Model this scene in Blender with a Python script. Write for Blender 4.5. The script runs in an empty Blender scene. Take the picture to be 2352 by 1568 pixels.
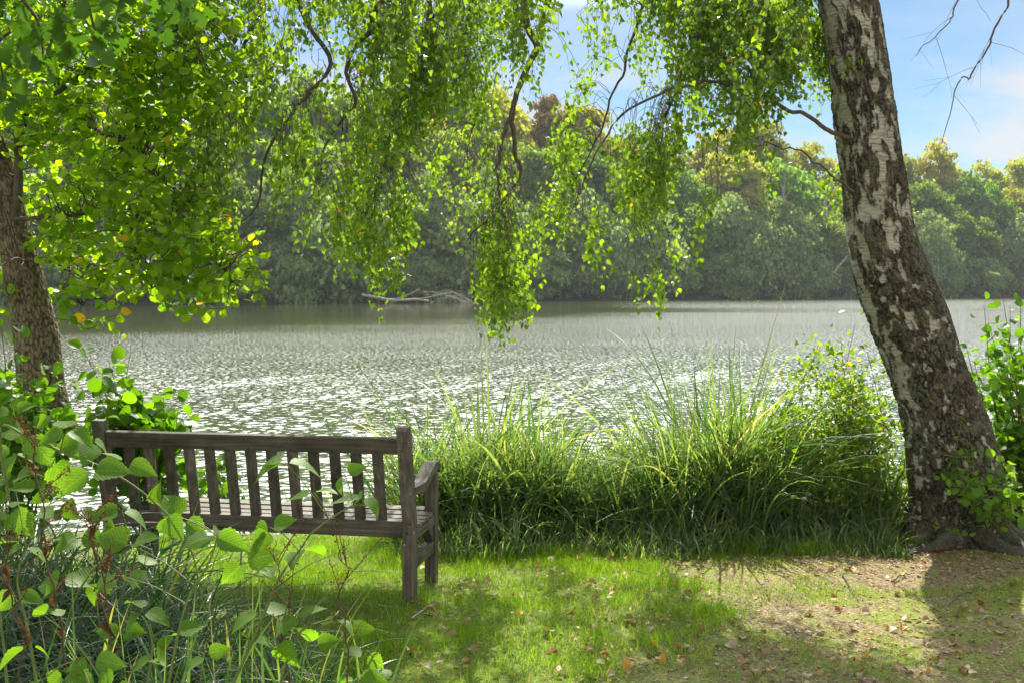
import bpy, bmesh, math, random
import numpy as np
from mathutils import Vector

S = bpy.context.scene
COL = S.collection
R = math.radians
rng = np.random.default_rng(7)
random.seed(7)
PI = math.pi

# ------------------------------------------------------------------ camera
CZ = 1.62                       # eye height
F, CX, HY = 2613.0, 1176.0, 665.0   # focal length, centre and horizon in a 2352 px wide frame
cam_d = bpy.data.cameras.new("camera")
cam = bpy.data.objects.new("camera", cam_d)
COL.objects.link(cam)
cam.location = (0, 0, CZ)
cam.rotation_euler = (R(90), 0, 0)
cam_d.lens = 36.0 * F / 2352
cam_d.sensor_width = 36
cam_d.shift_y = -(784 - HY) / 2352
cam_d.clip_start = 0.05
cam_d.clip_end = 3000
S.camera = cam

# ------------------------------------------------------------------ light
SUN_AZ, SUN_EL = R(4.0), R(47)          # azimuth to the right of +Y, elevation
w = bpy.data.worlds.new("World")
S.world = w
w.use_nodes = True
wt = w.node_tree
wt.nodes.clear()
def WN(t, **k):
    n = wt.nodes.new(t)
    for a, b in k.items():
        setattr(n, a, b)
    return n
sky = WN('ShaderNodeTexSky', sky_type='NISHITA', sun_disc=False)
sky.sun_elevation = SUN_EL
sky.sun_rotation = SUN_AZ
sky.air_density = 1.0
sky.dust_density = 0.3
sky.ozone_density = 2.0
tc = WN('ShaderNodeTexCoord')
sep = WN('ShaderNodeSeparateXYZ')
wt.links.new(tc.outputs['Generated'], sep.inputs[0])
mp = WN('ShaderNodeMapping')
mp.inputs['Scale'].default_value = (1, 1, 3.2)
mp.inputs['Location'].default_value = (0.35, 0.1, 0.0)
wt.links.new(tc.outputs['Generated'], mp.inputs[0])
cn = WN('ShaderNodeTexNoise')
cn.inputs['Scale'].default_value = 4.2
cn.inputs['Detail'].default_value = 9
cn.inputs['Roughness'].default_value = 0.55
wt.links.new(mp.outputs[0], cn.inputs['Vector'])
cr = WN('ShaderNodeValToRGB')
cr.color_ramp.elements[0].position = 0.44
cr.color_ramp.elements[1].position = 0.58
wt.links.new(cn.outputs[0], cr.inputs[0])
band = WN('ShaderNodeValToRGB')       # clouds lie low over the far wood
be = band.color_ramp.elements
be[0].position = 0.0; be[0].color = (.9, .9, .9, 1)
be[1].position = 0.165; be[1].color = (1, 1, 1, 1)
e = be.new(0.2); e.color = (.22, .22, .22, 1)
e = be.new(0.33); e.color = (.85, .85, .85, 1)
wt.links.new(sep.outputs['Z'], band.inputs[0])
mm = WN('ShaderNodeMath', operation='MULTIPLY')
wt.links.new(cr.outputs[0], mm.inputs[0])
wt.links.new(band.outputs[0], mm.inputs[1])
tint = WN('ShaderNodeMix', data_type='RGBA', blend_type='MULTIPLY')
tint.inputs['Factor'].default_value = 1
tint.inputs[7].default_value = (.35, .455, .525, 1)
wt.links.new(sky.outputs[0], tint.inputs[6])
fy = WN('ShaderNodeMapRange'); fy.inputs[1].default_value = .45; fy.inputs[2].default_value = .85
wt.links.new(sep.outputs['Y'], fy.inputs[0])
fz = WN('ShaderNodeMapRange', interpolation_type='SMOOTHSTEP'); fz.inputs[1].default_value = .235; fz.inputs[2].default_value = .275
wt.links.new(sep.outputs['Z'], fz.inputs[0])
gl = WN('ShaderNodeMath', operation='MULTIPLY')
wt.links.new(fy.outputs[0], gl.inputs[0]); wt.links.new(fz.outputs[0], gl.inputs[1])
back = WN('ShaderNodeMapRange')          # unseen bright cloud bank, added behind the camera as fill light
back.inputs[1].default_value = -0.05; back.inputs[2].default_value = -0.6
wt.links.new(sep.outputs['Y'], back.inputs[0])
cr2 = WN('ShaderNodeValToRGB')
cr2.color_ramp.elements[0].position = 0.38
cr2.color_ramp.elements[1].position = 0.5
wt.links.new(cn.outputs[0], cr2.inputs[0])
bm_ = WN('ShaderNodeMath', operation='MULTIPLY')
wt.links.new(back.outputs[0], bm_.inputs[0]); wt.links.new(cr2.outputs[0], bm_.inputs[1])
mx = WN('ShaderNodeMath', operation='MAXIMUM')
wt.links.new(mm.outputs[0], mx.inputs[0]); wt.links.new(bm_.outputs[0], mx.inputs[1])
mx2 = WN('ShaderNodeMath', operation='MAXIMUM')
wt.links.new(mx.outputs[0], mx2.inputs[0]); wt.links.new(gl.outputs[0], mx2.inputs[1])
cm = WN('ShaderNodeMix', data_type='RGBA')
wt.links.new(mx2.outputs[0], cm.inputs['Factor'])
wt.links.new(tint.outputs[2], cm.inputs[6])
ccol = WN('ShaderNodeMix', data_type='RGBA')
wt.links.new(back.outputs[0], ccol.inputs['Factor'])
hi_ = gl                                   # glow added to the unseen sky above the frame to brighten the water
clo = WN('ShaderNodeMix', data_type='RGBA')
wt.links.new(hi_.outputs[0], clo.inputs['Factor'])
clo.inputs[6].default_value = (3.5, 3.75, 4.0, 1)
clo.inputs[7].default_value = (33, 33, 32, 1)
wt.links.new(clo.outputs[2], ccol.inputs[6])
ccol.inputs[7].default_value = (7.8, 7.5, 7.1, 1)
wt.links.new(ccol.outputs[2], cm.inputs[7])
bg = WN('ShaderNodeBackground')
bg.inputs['Strength'].default_value = 0.1
wo = WN('ShaderNodeOutputWorld')
wt.links.new(cm.outputs[2], bg.inputs[0])
wt.links.new(bg.outputs[0], wo.inputs[0])

sd = bpy.data.lights.new("sun", 'SUN')
sd.energy = 5.0
sd.angle = R(0.55)
sd.color = (1.0, 0.93, 0.80)
sun = bpy.data.objects.new("sun", sd)
COL.objects.link(sun)
sv = Vector((math.sin(SUN_AZ) * math.cos(SUN_EL), math.cos(SUN_AZ) * math.cos(SUN_EL), math.sin(SUN_EL)))
sun.rotation_euler = sv.to_track_quat('Z', 'Y').to_euler()
sun.location = (0, 0, 40)

S.view_settings.view_transform = 'Standard'
S.view_settings.look = 'None'
S.view_settings.exposure = 1.12
S.view_settings.gamma = 1
cy = S.cycles
cy.max_bounces = 9
cy.diffuse_bounces = 4
cy.glossy_bounces = 3
cy.transmission_bounces = 6
cy.transparent_max_bounces = 6
cy.volume_bounces = 0
cy.sample_clamp_indirect = 6
cy.sample_clamp_direct = 6
cy.caustics_reflective = False
cy.caustics_refractive = False
cy.use_adaptive_sampling = True
cy.adaptive_threshold = 0.02
cy.use_denoising = True
try:
    cy.denoiser = 'OPENIMAGEDENOISE'
    cy.denoising_input_passes = 'RGB_ALBEDO_NORMAL'
except Exception:
    pass

# ------------------------------------------------------------------ numpy helpers
def P(px, py, Y):
    return np.array([(px - CX) / F * Y, Y, CZ - (py - HY) / F * Y])

def _h(ix, iy, iz, s):
    n = (ix.astype(np.int64) * 73856093) ^ (iy.astype(np.int64) * 19349663) ^ (iz.astype(np.int64) * 83492791) ^ (s * 2654435761)
    n = (n ^ (n >> 13)) * 1274126177 & 0x7fffffff
    n = (n ^ (n >> 16)) * 668265263 & 0x7fffffff
    return (n ^ (n >> 15)) % 100003 / 100003.0

def vnoise(p, s=0):
    p = np.asarray(p, float)
    i = np.floor(p).astype(np.int64)
    f = p - i
    f = f * f * (3 - 2 * f)
    r = 0
    for dx in (0, 1):
        for dy in (0, 1):
            for dz in (0, 1):
                wgt = (f[..., 0] if dx else 1 - f[..., 0]) * (f[..., 1] if dy else 1 - f[..., 1]) * (f[..., 2] if dz else 1 - f[..., 2])
                r = r + wgt * _h(i[..., 0] + dx, i[..., 1] + dy, i[..., 2] + dz, s)
    return r

def fbm(p, o=4, s=0, g=.5):
    a, t, r = 1.0, 0.0, 0
    p = np.asarray(p, float)
    for k in range(o):
        r = r + a * vnoise(p, s + k)
        t += a
        a *= g
        p = p * 2.03 + 17.1
    return r / t

def voro(p, s=0):
    """distance to the border between the nearest two cells, and the id of the cell"""
    i = np.floor(p).astype(np.int64)
    f1 = np.full(p.shape[:-1], 9.0); f2 = f1.copy(); cid = np.zeros(p.shape[:-1])
    for dx in (-1, 0, 1):
        for dy in (-1, 0, 1):
            for dz in (-1, 0, 1):
                a, b, c = i[..., 0] + dx, i[..., 1] + dy, i[..., 2] + dz
                q = np.stack([a + _h(a, b, c, s), b + _h(a, b, c, s + 1), c + _h(a, b, c, s + 2)], -1)
                d = np.sqrt(((p - q) ** 2).sum(-1))
                idv = _h(a, b, c, s + 5)
                nearer = d < f1
                f2 = np.where(nearer, f1, np.minimum(f2, d))
                cid = np.where(nearer, idv, cid)
                f1 = np.where(nearer, d, f1)
    return f2 - f1, cid

def sm(a, b, x):
    t = np.clip((x - a) / (b - a), 0, 1)
    return t * t * (3 - 2 * t)

def nrmz(v):
    return v / np.maximum(np.linalg.norm(v, axis=-1, keepdims=True), 1e-9)

def link(o, parent=None):
    COL.objects.link(o)
    if parent is not None:
        o.parent = parent
    return o

def make(name, V, faces, mat, parent=None, smooth=False, attrs=None, origin=None):
    """ONE mesh object from a vertex array and a list of face index arrays."""
    V = np.asarray(V, np.float32).reshape(-1, 3)
    if origin is not None:
        V = V - np.asarray(origin, np.float32)
    me = bpy.data.meshes.new(name)
    me.vertices.add(len(V))
    me.vertices.foreach_set('co', V.ravel())
    faces = [np.asarray(f, np.int32) for f in faces if len(f)]
    loops = np.concatenate([f.ravel() for f in faces])
    starts, o = [], 0
    for f in faces:
        n, k = f.shape
        starts.append(o + np.arange(n) * k)
        o += n * k
    starts = np.concatenate(starts).astype(np.int32)
    me.loops.add(len(loops))
    me.loops.foreach_set('vertex_index', loops)
    me.polygons.add(len(starts))
    me.polygons.foreach_set('loop_start', starts)
    if smooth:
        me.polygons.foreach_set('use_smooth', np.ones(len(starts), bool))
    for an, (ty, arr) in (attrs or {}).items():
        a = me.attributes.new(an, ty, 'POINT')
        a.data.foreach_set('vector' if ty == 'FLOAT_VECTOR' else 'value', np.asarray(arr, np.float32).ravel())
    me.update(calc_edges=True)
    if mat is not None:
        me.materials.append(mat)
    ob = bpy.data.objects.new(name, me)
    if origin is not None and parent is None:
        ob.location = tuple(float(c) for c in origin)
    return link(ob, parent)

class Geo:
    """collects vertices and faces (and leaf coordinates) of one mesh"""
    def __init__(s):
        s.V, s.F, s.U, s.n = [], [], [], 0
    def add(s, V, F_, U=None):
        V = np.asarray(V, float).reshape(-1, 3)
        s.V.append(V)
        for f in (F_ if isinstance(F_, list) else [F_]):
            s.F.append(np.asarray(f) + s.n)
        s.U.append(np.zeros((len(V), 3)) if U is None else np.asarray(U).reshape(-1, 3))
        s.n += len(V)
    def build(s, name, mat, parent=None, smooth=False, origin=None):
        if not s.n:
            return None
        byk = {}
        for f in s.F:
            byk.setdefault(f.shape[1], []).append(f)
        return make(name, np.concatenate(s.V), [np.concatenate(v) for v in byk.values()], mat, parent, smooth,
                    {'luv': ('FLOAT_VECTOR', np.concatenate(s.U))}, origin)

def empty(name, loc, rz=0):
    o = bpy.data.objects.new(name, None)
    o.empty_display_size = .2
    o.location = tuple(float(c) for c in loc)
    o.rotation_euler = (0, 0, rz)
    return link(o)

def tag(o, label=None, cat=None, group=None, kind=None):
    if label: o['label'] = label
    if cat: o['category'] = cat
    if group: o['group'] = group
    if kind: o['kind'] = kind
    return o

def tubes(g, lines, rads, sides=5, U=None):
    """lines: (N,K,3), rads: (N,K): round twigs and stems"""
    L = np.asarray(lines, float)
    r = np.asarray(rads, float)
    N, K = L.shape[:2]
    T = np.gradient(L, axis=1)
    T = nrmz(T)
    ref = np.where(np.abs(T[..., 2:3]) > .8, np.array([1., 0, 0]), np.array([0., 0, 1]))
    A = nrmz(np.cross(T, ref))
    B = np.cross(T, A)
    th = np.arange(sides) / sides * 2 * PI
    V = L[:, :, None] + (A[:, :, None] * np.cos(th)[:, None] + B[:, :, None] * np.sin(th)[:, None]) * r[:, :, None, None]
    i = np.arange(N)[:, None, None] * K * sides + np.arange(K - 1)[None, :, None] * sides
    k = np.arange(sides)[None, None]
    k2 = (k + 1) % sides
    f = np.stack([i + k, i + k2, i + sides + k2, i + sides + k], -1).reshape(-1, 4)
    g.add(V, f)

def ribbons(g, lines, widths, side, fold=0.25):
    """blades: (N,K,3) centre lines with (N,K) widths, V-folded; side (N,3) is the across direction"""
    L = np.asarray(lines, float)
    N, K = L.shape[:2]
    wd = np.asarray(widths)[..., None]
    sd_ = np.asarray(side, float)
    if sd_.ndim == 2:
        sd_ = np.repeat(sd_[:, None], K, 1)
    T = nrmz(np.gradient(L, axis=1))
    nn = nrmz(np.cross(T, sd_))
    V = np.stack([L - sd_ * wd * .5, L - nn * wd * fold, L + sd_ * wd * .5], 2)
    i = (np.arange(N)[:, None] * K + np.arange(K - 1)[None]) * 3
    f = np.concatenate([np.stack([i, i + 1, i + 4, i + 3], -1).reshape(-1, 4), np.stack([i + 1, i + 2, i + 5, i + 4], -1).reshape(-1, 4)])
    t = np.repeat(np.linspace(0, 1, K)[None, :, None], N, 0)
    U = np.stack([np.concatenate([t * 0 - 1, t * 0, t * 0 + 1], 2), np.concatenate([t, t, t], 2), np.zeros((N, K, 3))], -1)
    g.add(V, f, U)

def template(kind):
    """leaf outlines: x across, y along, z normal; returns verts, face list, uv"""
    if kind == 'birch':
        v = [(0, 0, 0), (-.36, .22, .08), (-.33, .42, .07), (0, 1, -.10), (.33, .42, .07), (.36, .22, .08), (0, .35, -.03)]
        f3 = [(0, 1, 6), (1, 2, 6), (2, 3, 6), (3, 4, 6), (4, 5, 6), (5, 0, 6)]
        v = np.array(v, float)
        return v, [np.array(f3)], np.c_[v[:, 0] * 2, v[:, 1], v[:, 0] * 0]
    if kind == 'clump':
        v = np.array([(-.5, 0, 0), (.45, .05, .05), (.3, .9, -.05), (-.35, 1, .1)], float)
        return v, [np.array([(0, 1, 2, 3)])], np.c_[v[:, 0], v[:, 1], v[:, 0] * 0]
    if kind == 'alder':
        wd = [0, .22, .36, .38, .46, .43, .47, .38, .34, .2, 0]
        ys = [0, .08, .22, .28, .42, .49, .62, .72, .84, .95, .93]
        ser = 0
    elif kind == 'oak':
        wd = [0, .07, .20, .12, .34, .19, .42, .24, .36, .2, 0]
        ys = [0, .10, .18, .30, .38, .50, .60, .70, .82, .94, 1.0]
        ser = 0
    else:   # 'big': serrated ovate leaf, heart-shaped at the base
        n = 15
        ys = [-.04] + list(np.linspace(.02, 1.0, n))
        wd = [0]
        for j, y in enumerate(ys[1:]):
            b = (.40 * (max(0, 1 - ((y - .30) / .36) ** 2)) ** .6 if y < .3 else .40 * (1 - ((y - .3) / .7) ** 1.35) ** 1.05 * (1 - .25 * sm(.7, 1, y))) if y < .999 else 0
            wd.append(b * (1.06 if j % 2 else .92))
        wd[-1] = 0
        ys = [max(0, y) if j == 0 else y for j, y in enumerate(ys)]
    V, U = [], []
    for x, y in zip(wd, ys):
        zc = -.22 * max(0, y - .35) ** 1.6
        V += [(-x, y, zc + x * .22), (0, y + (.0 if x else 0), zc), (x, y, zc + x * .22)]
        U += [(-1 if x else 0, y, x), (0, y, 0), (1 if x else 0, y, x)]
    n = len(ys)
    f4, f3 = [], []
    for i in range(n - 1):
        a = i * 3
        if i == 0:
            f3 += [(a + 1, a + 4, a + 3), (a + 1, a + 5, a + 4)]
        elif i == n - 2:
            f3 += [(a, a + 1, a + 4), (a + 1, a + 2, a + 4)]
        else:
            f4 += [(a, a + 1, a + 4, a + 3), (a + 1, a + 2, a + 5, a + 4)]
    U = np.array(U, float)
    V = np.array(V, float)
    U[:, 0] = V[:, 0] * 2.2
    fs = [np.array(f3)]
    if f4: fs.append(np.array(f4))
    return V, fs, U
TPL = {k: template(k) for k in ('birch', 'clump', 'alder', 'oak', 'big')}

def leaves(g, kind, pos, d, nm, size, curl=1.0, wid=None):
    tv, tf, tu = TPL[kind]
    pos, d, nm = np.asarray(pos, float), nrmz(np.asarray(d, float)), np.asarray(nm, float)
    x = nrmz(np.cross(d, nm))
    z = np.cross(x, d)
    N = len(pos)
    size = np.broadcast_to(size, (N,))
    cl = rng.uniform(.3, 1.8, N) * curl
    wd = rng.uniform(.85, 1.15, N) if wid is None else wid * rng.uniform(.85, 1.15, N)
    bend = rng.normal(0, .10, N)          # each blade twists a little its own way
    lx = tv[None, :, 0] * wd[:, None]
    ly = np.repeat(tv[None, :, 1], N, 0)
    lz = tv[None, :, 2] * cl[:, None] + bend[:, None] * ly * ly + rng.normal(0, .12, N)[:, None] * lx * ly
    V = pos[:, None] + size[:, None, None] * (lx[..., None] * x[:, None] + ly[..., None] * d[:, None] + lz[..., None] * z[:, None])
    m = len(tv)
    off = (np.arange(N) * m)[:, None, None]
    g.add(V, [(f[None] + off).reshape(-1, f.shape[1]) for f in tf], np.tile(tu, (N, 1)))

def rdir(n, up=0.0, spread=1.0):
    v = rng.normal(0, spread, (n, 3))
    v[:, 2] += up
    return nrmz(v)

def catmull(pts, n):
    pts = np.asarray(pts, float)
    if len(pts) < 3:
        t = np.linspace(0, 1, n)[:, None]
        return pts[0] * (1 - t) + pts[-1] * t
    q = np.vstack([2 * pts[0] - pts[1], pts, 2 * pts[-1] - pts[-2]])
    out = []
    for u in np.linspace(0, len(pts) - 1 - 1e-6, n):
        i = int(u); t = u - i
        a, b, c, d = q[i:i + 4]
        out.append(.5 * (2 * b + (c - a) * t + (2 * a - 5 * b + 4 * c - d) * t * t + (3 * b - a - 3 * c + d) * t ** 3))
    return np.array(out)

# ------------------------------------------------------------------ materials
def mat(name):
    m = bpy.data.materials.new(name)
    m.use_nodes = True
    t = m.node_tree
    t.nodes.clear()
    return m, t

def N(t, ty, ins=None, **k):
    n = t.nodes.new(ty)
    for a, b in k.items():
        setattr(n, a, b)
    for a, b in (ins or {}).items():
        if isinstance(b, bpy.types.NodeSocket):
            t.links.new(b, n.inputs[a])
        else:
            n.inputs[a].default_value = b
    return n

def ramp(t, fac, stops, interp='LINEAR'):
    n = t.nodes.new('ShaderNodeValToRGB')
    n.color_ramp.interpolation = interp
    el = n.color_ramp.elements
    while len(el) < len(stops):
        el.new(.5)
    for e_, (p, c) in zip(el, stops):
        e_.position = p
        e_.color = (*c, 1) if len(c) == 3 else c
    t.links.new(fac, n.inputs[0])
    return n.outputs[0]

def mixc(t, fac, a, b, blend='MIX'):
    n = t.nodes.new('ShaderNodeMix')
    n.data_type = 'RGBA'
    n.blend_type = blend
    for idx, v in ((0, fac), (6, a), (7, b)):
        if isinstance(v, bpy.types.NodeSocket):
            t.links.new(v, n.inputs[idx])
        else:
            n.inputs[idx].default_value = v if idx == 0 else (*v, 1)
    return n.outputs[2]

def leaf_mat(name, cols, trans=.5, tcol=(1.35, 1.5, .45), rough=.42, spec=.5, veins=0, obj_var=0, autumn=None):
    """a leaf: diffuse and gloss above, light shining through it; cols are the shades single leaves take"""
    m, t = mat(name)
    geo = N(t, 'ShaderNodeNewGeometry')
    stops = [(i / max(1, len(cols) - 1), c) for i, c in enumerate(cols)]
    c = ramp(t, geo.outputs['Random Per Island'], stops)
    if autumn:      # a few turned leaves
        mul = N(t, 'ShaderNodeMath', {0: geo.outputs['Random Per Island'], 1: 37.77}, operation='MULTIPLY')
        fr = N(t, 'ShaderNodeMath', {0: mul.outputs[0]}, operation='FRACT')
        gt = N(t, 'ShaderNodeMath', {0: fr.outputs[0], 1: 1 - autumn[0]}, operation='GREATER_THAN')
        c = mixc(t, gt.outputs[0], c, autumn[1])
    if obj_var:
        oi = N(t, 'ShaderNodeObjectInfo')
        hs = N(t, 'ShaderNodeHueSaturation', {'Color': c})
        v1 = N(t, 'ShaderNodeMapRange', {0: oi.outputs['Random'], 3: .5 - .03 * obj_var, 4: .5 + .03 * obj_var})
        v2 = N(t, 'ShaderNodeMath', {0: oi.outputs['Random'], 1: 7.31}, operation='MULTIPLY')
        v2 = N(t, 'ShaderNodeMath', {0: v2.outputs[0]}, operation='FRACT')
        v3 = N(t, 'ShaderNodeMapRange', {0: v2.outputs[0], 3: 1 - .35 * obj_var, 4: 1 + .35 * obj_var})
        t.links.new(v1.outputs[0], hs.inputs['Hue'])
        t.links.new(v3.outputs[0], hs.inputs['Value'])
        c = hs.outputs[0]
    bump = None
    if veins:
        at = N(t, 'ShaderNodeAttribute', attribute_name='luv')
        s = N(t, 'ShaderNodeSeparateXYZ', {0: at.outputs['Vector']})
        ax = N(t, 'ShaderNodeMath', {0: s.outputs[0]}, operation='ABSOLUTE')
        a2 = N(t, 'ShaderNodeMath', {0: ax.outputs[0], 1: -.55, 2: s.outputs[1]}, operation='MULTIPLY_ADD')
        a3 = N(t, 'ShaderNodeMath', {0: a2.outputs[0], 1: 52.0}, operation='MULTIPLY')
        sn = N(t, 'ShaderNodeMath', {0: a3.outputs[0]}, operation='SINE')
        vn = ramp(t, sn.outputs[0], [(.80, (0, 0, 0)), (.98, (1, 1, 1))])
        mid = ramp(t, ax.outputs[0], [(.0, (1, 1, 1)), (.05, (0, 0, 0))])
        vv = mixc(t, 1.0, vn, mid, 'LIGHTEN')
        f = N(t, 'ShaderNodeMath', {0: vv, 1: veins}, operation='MULTIPLY')
        c = mixc(t, f.outputs[0], c, (c0 := cols[-1])[0:3] and tuple(min(1, x * 1.5 + .02) for x in c0))
        nz = N(t, 'ShaderNodeTexNoise', {'Vector': at.outputs['Vector'], 'Scale': 9.0, 'Detail': 3.0})
        c = mixc(t, .35, c, ramp(t, nz.outputs[0], [(.3, (.35, .45, .3)), (.7, (1.3, 1.2, 1.1))]), 'MULTIPLY')
        n9 = N(t, 'ShaderNodeTexNoise', {'Vector': N(t, 'ShaderNodeTexCoord').outputs['Object'], 'Scale': 38.0, 'Detail': 3.0})
        c = mixc(t, ramp(t, n9.outputs[0], [(.64, (0, 0, 0)), (.69, (.8, .8, .8))]), c, (.16, .11, .03))
        bump = N(t, 'ShaderNodeBump', {'Strength': .5, 'Distance': .003, 'Height': vv})
    pb = N(t, 'ShaderNodeBsdfPrincipled', {'Base Color': c, 'Roughness': rough, 'Specular IOR Level': spec})
    tcx = mixc(t, 1.0, c, tcol, 'MULTIPLY')
    tr = N(t, 'ShaderNodeBsdfTranslucent', {'Color': tcx})
    if bump:
        t.links.new(bump.outputs[0], pb.inputs['Normal'])
    ms = N(t, 'ShaderNodeMixShader', {0: trans, 1: pb.outputs[0], 2: tr.outputs[0]})
    N(t, 'ShaderNodeOutputMaterial', {0: ms.outputs[0]})
    return m

M_BIRCH = leaf_mat('birch_leaf', [(.07, .135, .012), (.105, .195, .016), (.155, .26, .02), (.21, .31, .028)], .6, (1.75, 1.75, .5), .3, .8, autumn=(.005, (.6, .33, .02)))
M_ALDER = leaf_mat('alder_leaf', [(.10, .20, .012), (.17, .29, .014), (.27, .39, .02)], .68, (1.9, 1.9, .45), .4, .45, autumn=(.003, (.55, .35, .03)))
M_SAPL = leaf_mat('sapling_leaf', [(.055, .14, .010), (.09, .20, .012), (.14, .27, .016)], .58, (1.7, 1.7, .45), .4, .45)
M_OAK = leaf_mat('oak_leaf', [(.045, .10, .014), (.07, .15, .018)], .45, (1.3, 1.5, .5), .45, .4)
M_BIG = leaf_mat('soft_leaf', [(.10, .21, .025), (.14, .27, .03), (.20, .34, .045)], .6, (1.6, 1.65, .45), .5, .4, veins=.5)
M_SHRUB = leaf_mat('shrub_leaf', [(.09, .19, .015), (.15, .26, .02), (.27, .31, .02)], .58, (1.6, 1.6, .5), .38, .6, autumn=(.015, (.6, .3, .02)))
M_SEDGE = leaf_mat('sedge_blade', [(.05, .115, .035), (.09, .16, .065), (.14, .21, .07), (.19, .27, .07), (.30, .34, .21)], .5, (1.5, 1.6, .5), .36, .6, autumn=(.03, (.38, .34, .2)))
M_GRASS = leaf_mat('lawn_grass', [(.09, .21, .006), (.15, .30, .008), (.24, .39, .012)], .52, (1.6, 1.5, .4), .45, .35, autumn=(.05, (.4, .34, .17)))
M_DRY = leaf_mat('dry_leaf', [(.10, .045, .02), (.17, .08, .035), (.08, .035, .018)], .3, (1.3, .9, .5), .7, .2)
M_WOOD_F = leaf_mat('wood_foliage', [(.09, .16, .03), (.15, .25, .04), (.23, .34, .05)], .55, (1.7, 1.6, .5), .6, .3, obj_var=.8)
M_YELL_F = leaf_mat('yellow_foliage', [(.18, .24, .03), (.26, .29, .035), (.34, .33, .045)], .55, (1.6, 1.45, .6), .6, .3, obj_var=.6)
M_WILL_F = leaf_mat('willow_foliage', [(.16, .24, .10), (.22, .31, .12), (.28, .37, .15)], .45, (1.5, 1.5, .7), .6, .3, obj_var=.5)
M_RUST_F = leaf_mat('rust_foliage', [(.20, .14, .04), (.24, .17, .04), (.18, .18, .04)], .35, (1.3, 1.0, .5), .6, .3)
LITTER = [leaf_mat(n_, [c_, tuple(x * 1.25 for x in c_)], .2, (1.2, 1.0, .6), .55, .4) for n_, c_ in
          (('litter_tan', (.30, .19, .10)), ('litter_yellow', (.45, .26, .035)), ('litter_rust', (.30, .10, .03)), ('litter_pale', (.36, .29, .18)))]

def plain(name, c1, c2, scale=8, rough=.8, bump=.4, dist=.01, stretch=(1, 1, 1), spec=.3):
    m, t = mat(name)
    tcn = N(t, 'ShaderNodeTexCoord')
    mpn = N(t, 'ShaderNodeMapping', {'Vector': tcn.outputs['Object'], 'Scale': stretch})
    nz = N(t, 'ShaderNodeTexNoise', {'Vector': mpn.outputs[0], 'Scale': scale, 'Detail': 7.0, 'Roughness': .65})
    c = ramp(t, nz.outputs[0], [(.32, c1), (.68, c2)])
    b = N(t, 'ShaderNodeBump', {'Strength': bump, 'Distance': dist, 'Height': nz.outputs[0]})
    pb = N(t, 'ShaderNodeBsdfPrincipled', {'Base Color': c, 'Roughness': rough, 'Specular IOR Level': spec, 'Normal': b.outputs[0]})
    N(t, 'ShaderNodeOutputMaterial', {0: pb.outputs[0]})
    return m
M_TWIG = plain('twig_bark', (.06, .045, .035), (.13, .10, .08), 30, .75)
M_ALDERB = None
M_STEM = plain('green_stem', (.10, .14, .03), (.16, .2, .05), 30, .6)
M_DOCK = plain('dock_stem', (.06, .035, .02), (.15, .08, .045), 60, .8)
M_FARB = plain('far_bark', (.10, .085, .07), (.2, .18, .15), 2, .9)
M_SNAG = plain('pale_dead_wood', (.22, .20, .17), (.38, .36, .32), 3, .8)

def wood(name, stretch):
    m, t = mat(name)
    tcn = N(t, 'ShaderNodeTexCoord')
    mpn = N(t, 'ShaderNodeMapping', {'Vector': tcn.outputs['Object'], 'Scale': stretch})
    g = N(t, 'ShaderNodeTexNoise', {'Vector': mpn.outputs[0], 'Scale': 60.0, 'Detail': 6.0, 'Roughness': .6})
    bl = N(t, 'ShaderNodeTexNoise', {'Vector': tcn.outputs['Object'], 'Scale': 7.0, 'Detail': 5.0, 'Roughness': .6})
    fine = N(t, 'ShaderNodeTexNoise', {'Vector': tcn.outputs['Object'], 'Scale': 160.0, 'Detail': 3.0})
    c = ramp(t, g.outputs[0], [(.3, (.058, .048, .035)), (.5, (.118, .102, .077)), (.72, (.21, .188, .148))])
    c = mixc(t, .75, c, ramp(t, bl.outputs[0], [(.32, (.42, .36, .30)), (.5, (.85, .82, .78)), (.7, (1.25, 1.22, 1.18))]), 'MULTIPLY')
    lich = ramp(t, fine.outputs[0], [(.62, (0, 0, 0)), (.72, (1, 1, 1))])
    lm = ramp(t, bl.outputs[0], [(.45, (0, 0, 0)), (.6, (.35, .35, .35))])
    c = mixc(t, mixc(t, 1.0, lich, lm, 'MULTIPLY'), c, (.22, .25, .16))
    sp_ = N(t, 'ShaderNodeTexNoise', {'Vector': tcn.outputs['Object'], 'Scale': 23.0, 'Detail': 4.0, 'Roughness': .7})
    c = mixc(t, ramp(t, sp_.outputs[0], [(.66, (0, 0, 0)), (.70, (.55, .55, .55))]), c, (.36, .37, .30))
    c = mixc(t, ramp(t, sp_.outputs[0], [(.26, (.6, .6, .6)), (.33, (0, 0, 0))]), c, (.03, .025, .018))
    oi = N(t, 'ShaderNodeObjectInfo')
    tone = N(t, 'ShaderNodeMapRange', {0: oi.outputs['Random'], 3: .55, 4: 1.1})
    hs = N(t, 'ShaderNodeHueSaturation', {'Color': c, 'Value': tone.outputs[0]})
    c = hs.outputs[0]
    b = N(t, 'ShaderNodeBump', {'Strength': .7, 'Distance': .0025, 'Height': g.outputs[0]})
    pb = N(t, 'ShaderNodeBsdfPrincipled', {'Base Color': c, 'Roughness': .68, 'Specular IOR Level': .35, 'Normal': b.outputs[0]})
    N(t, 'ShaderNodeOutputMaterial', {0: pb.outputs[0]})
    return m
WX, WY, WZ = wood('teak_along', (.05, 1, 1)), wood('teak_deep', (1, .06, 1)), wood('teak_upright', (1, 1, .05))

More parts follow.
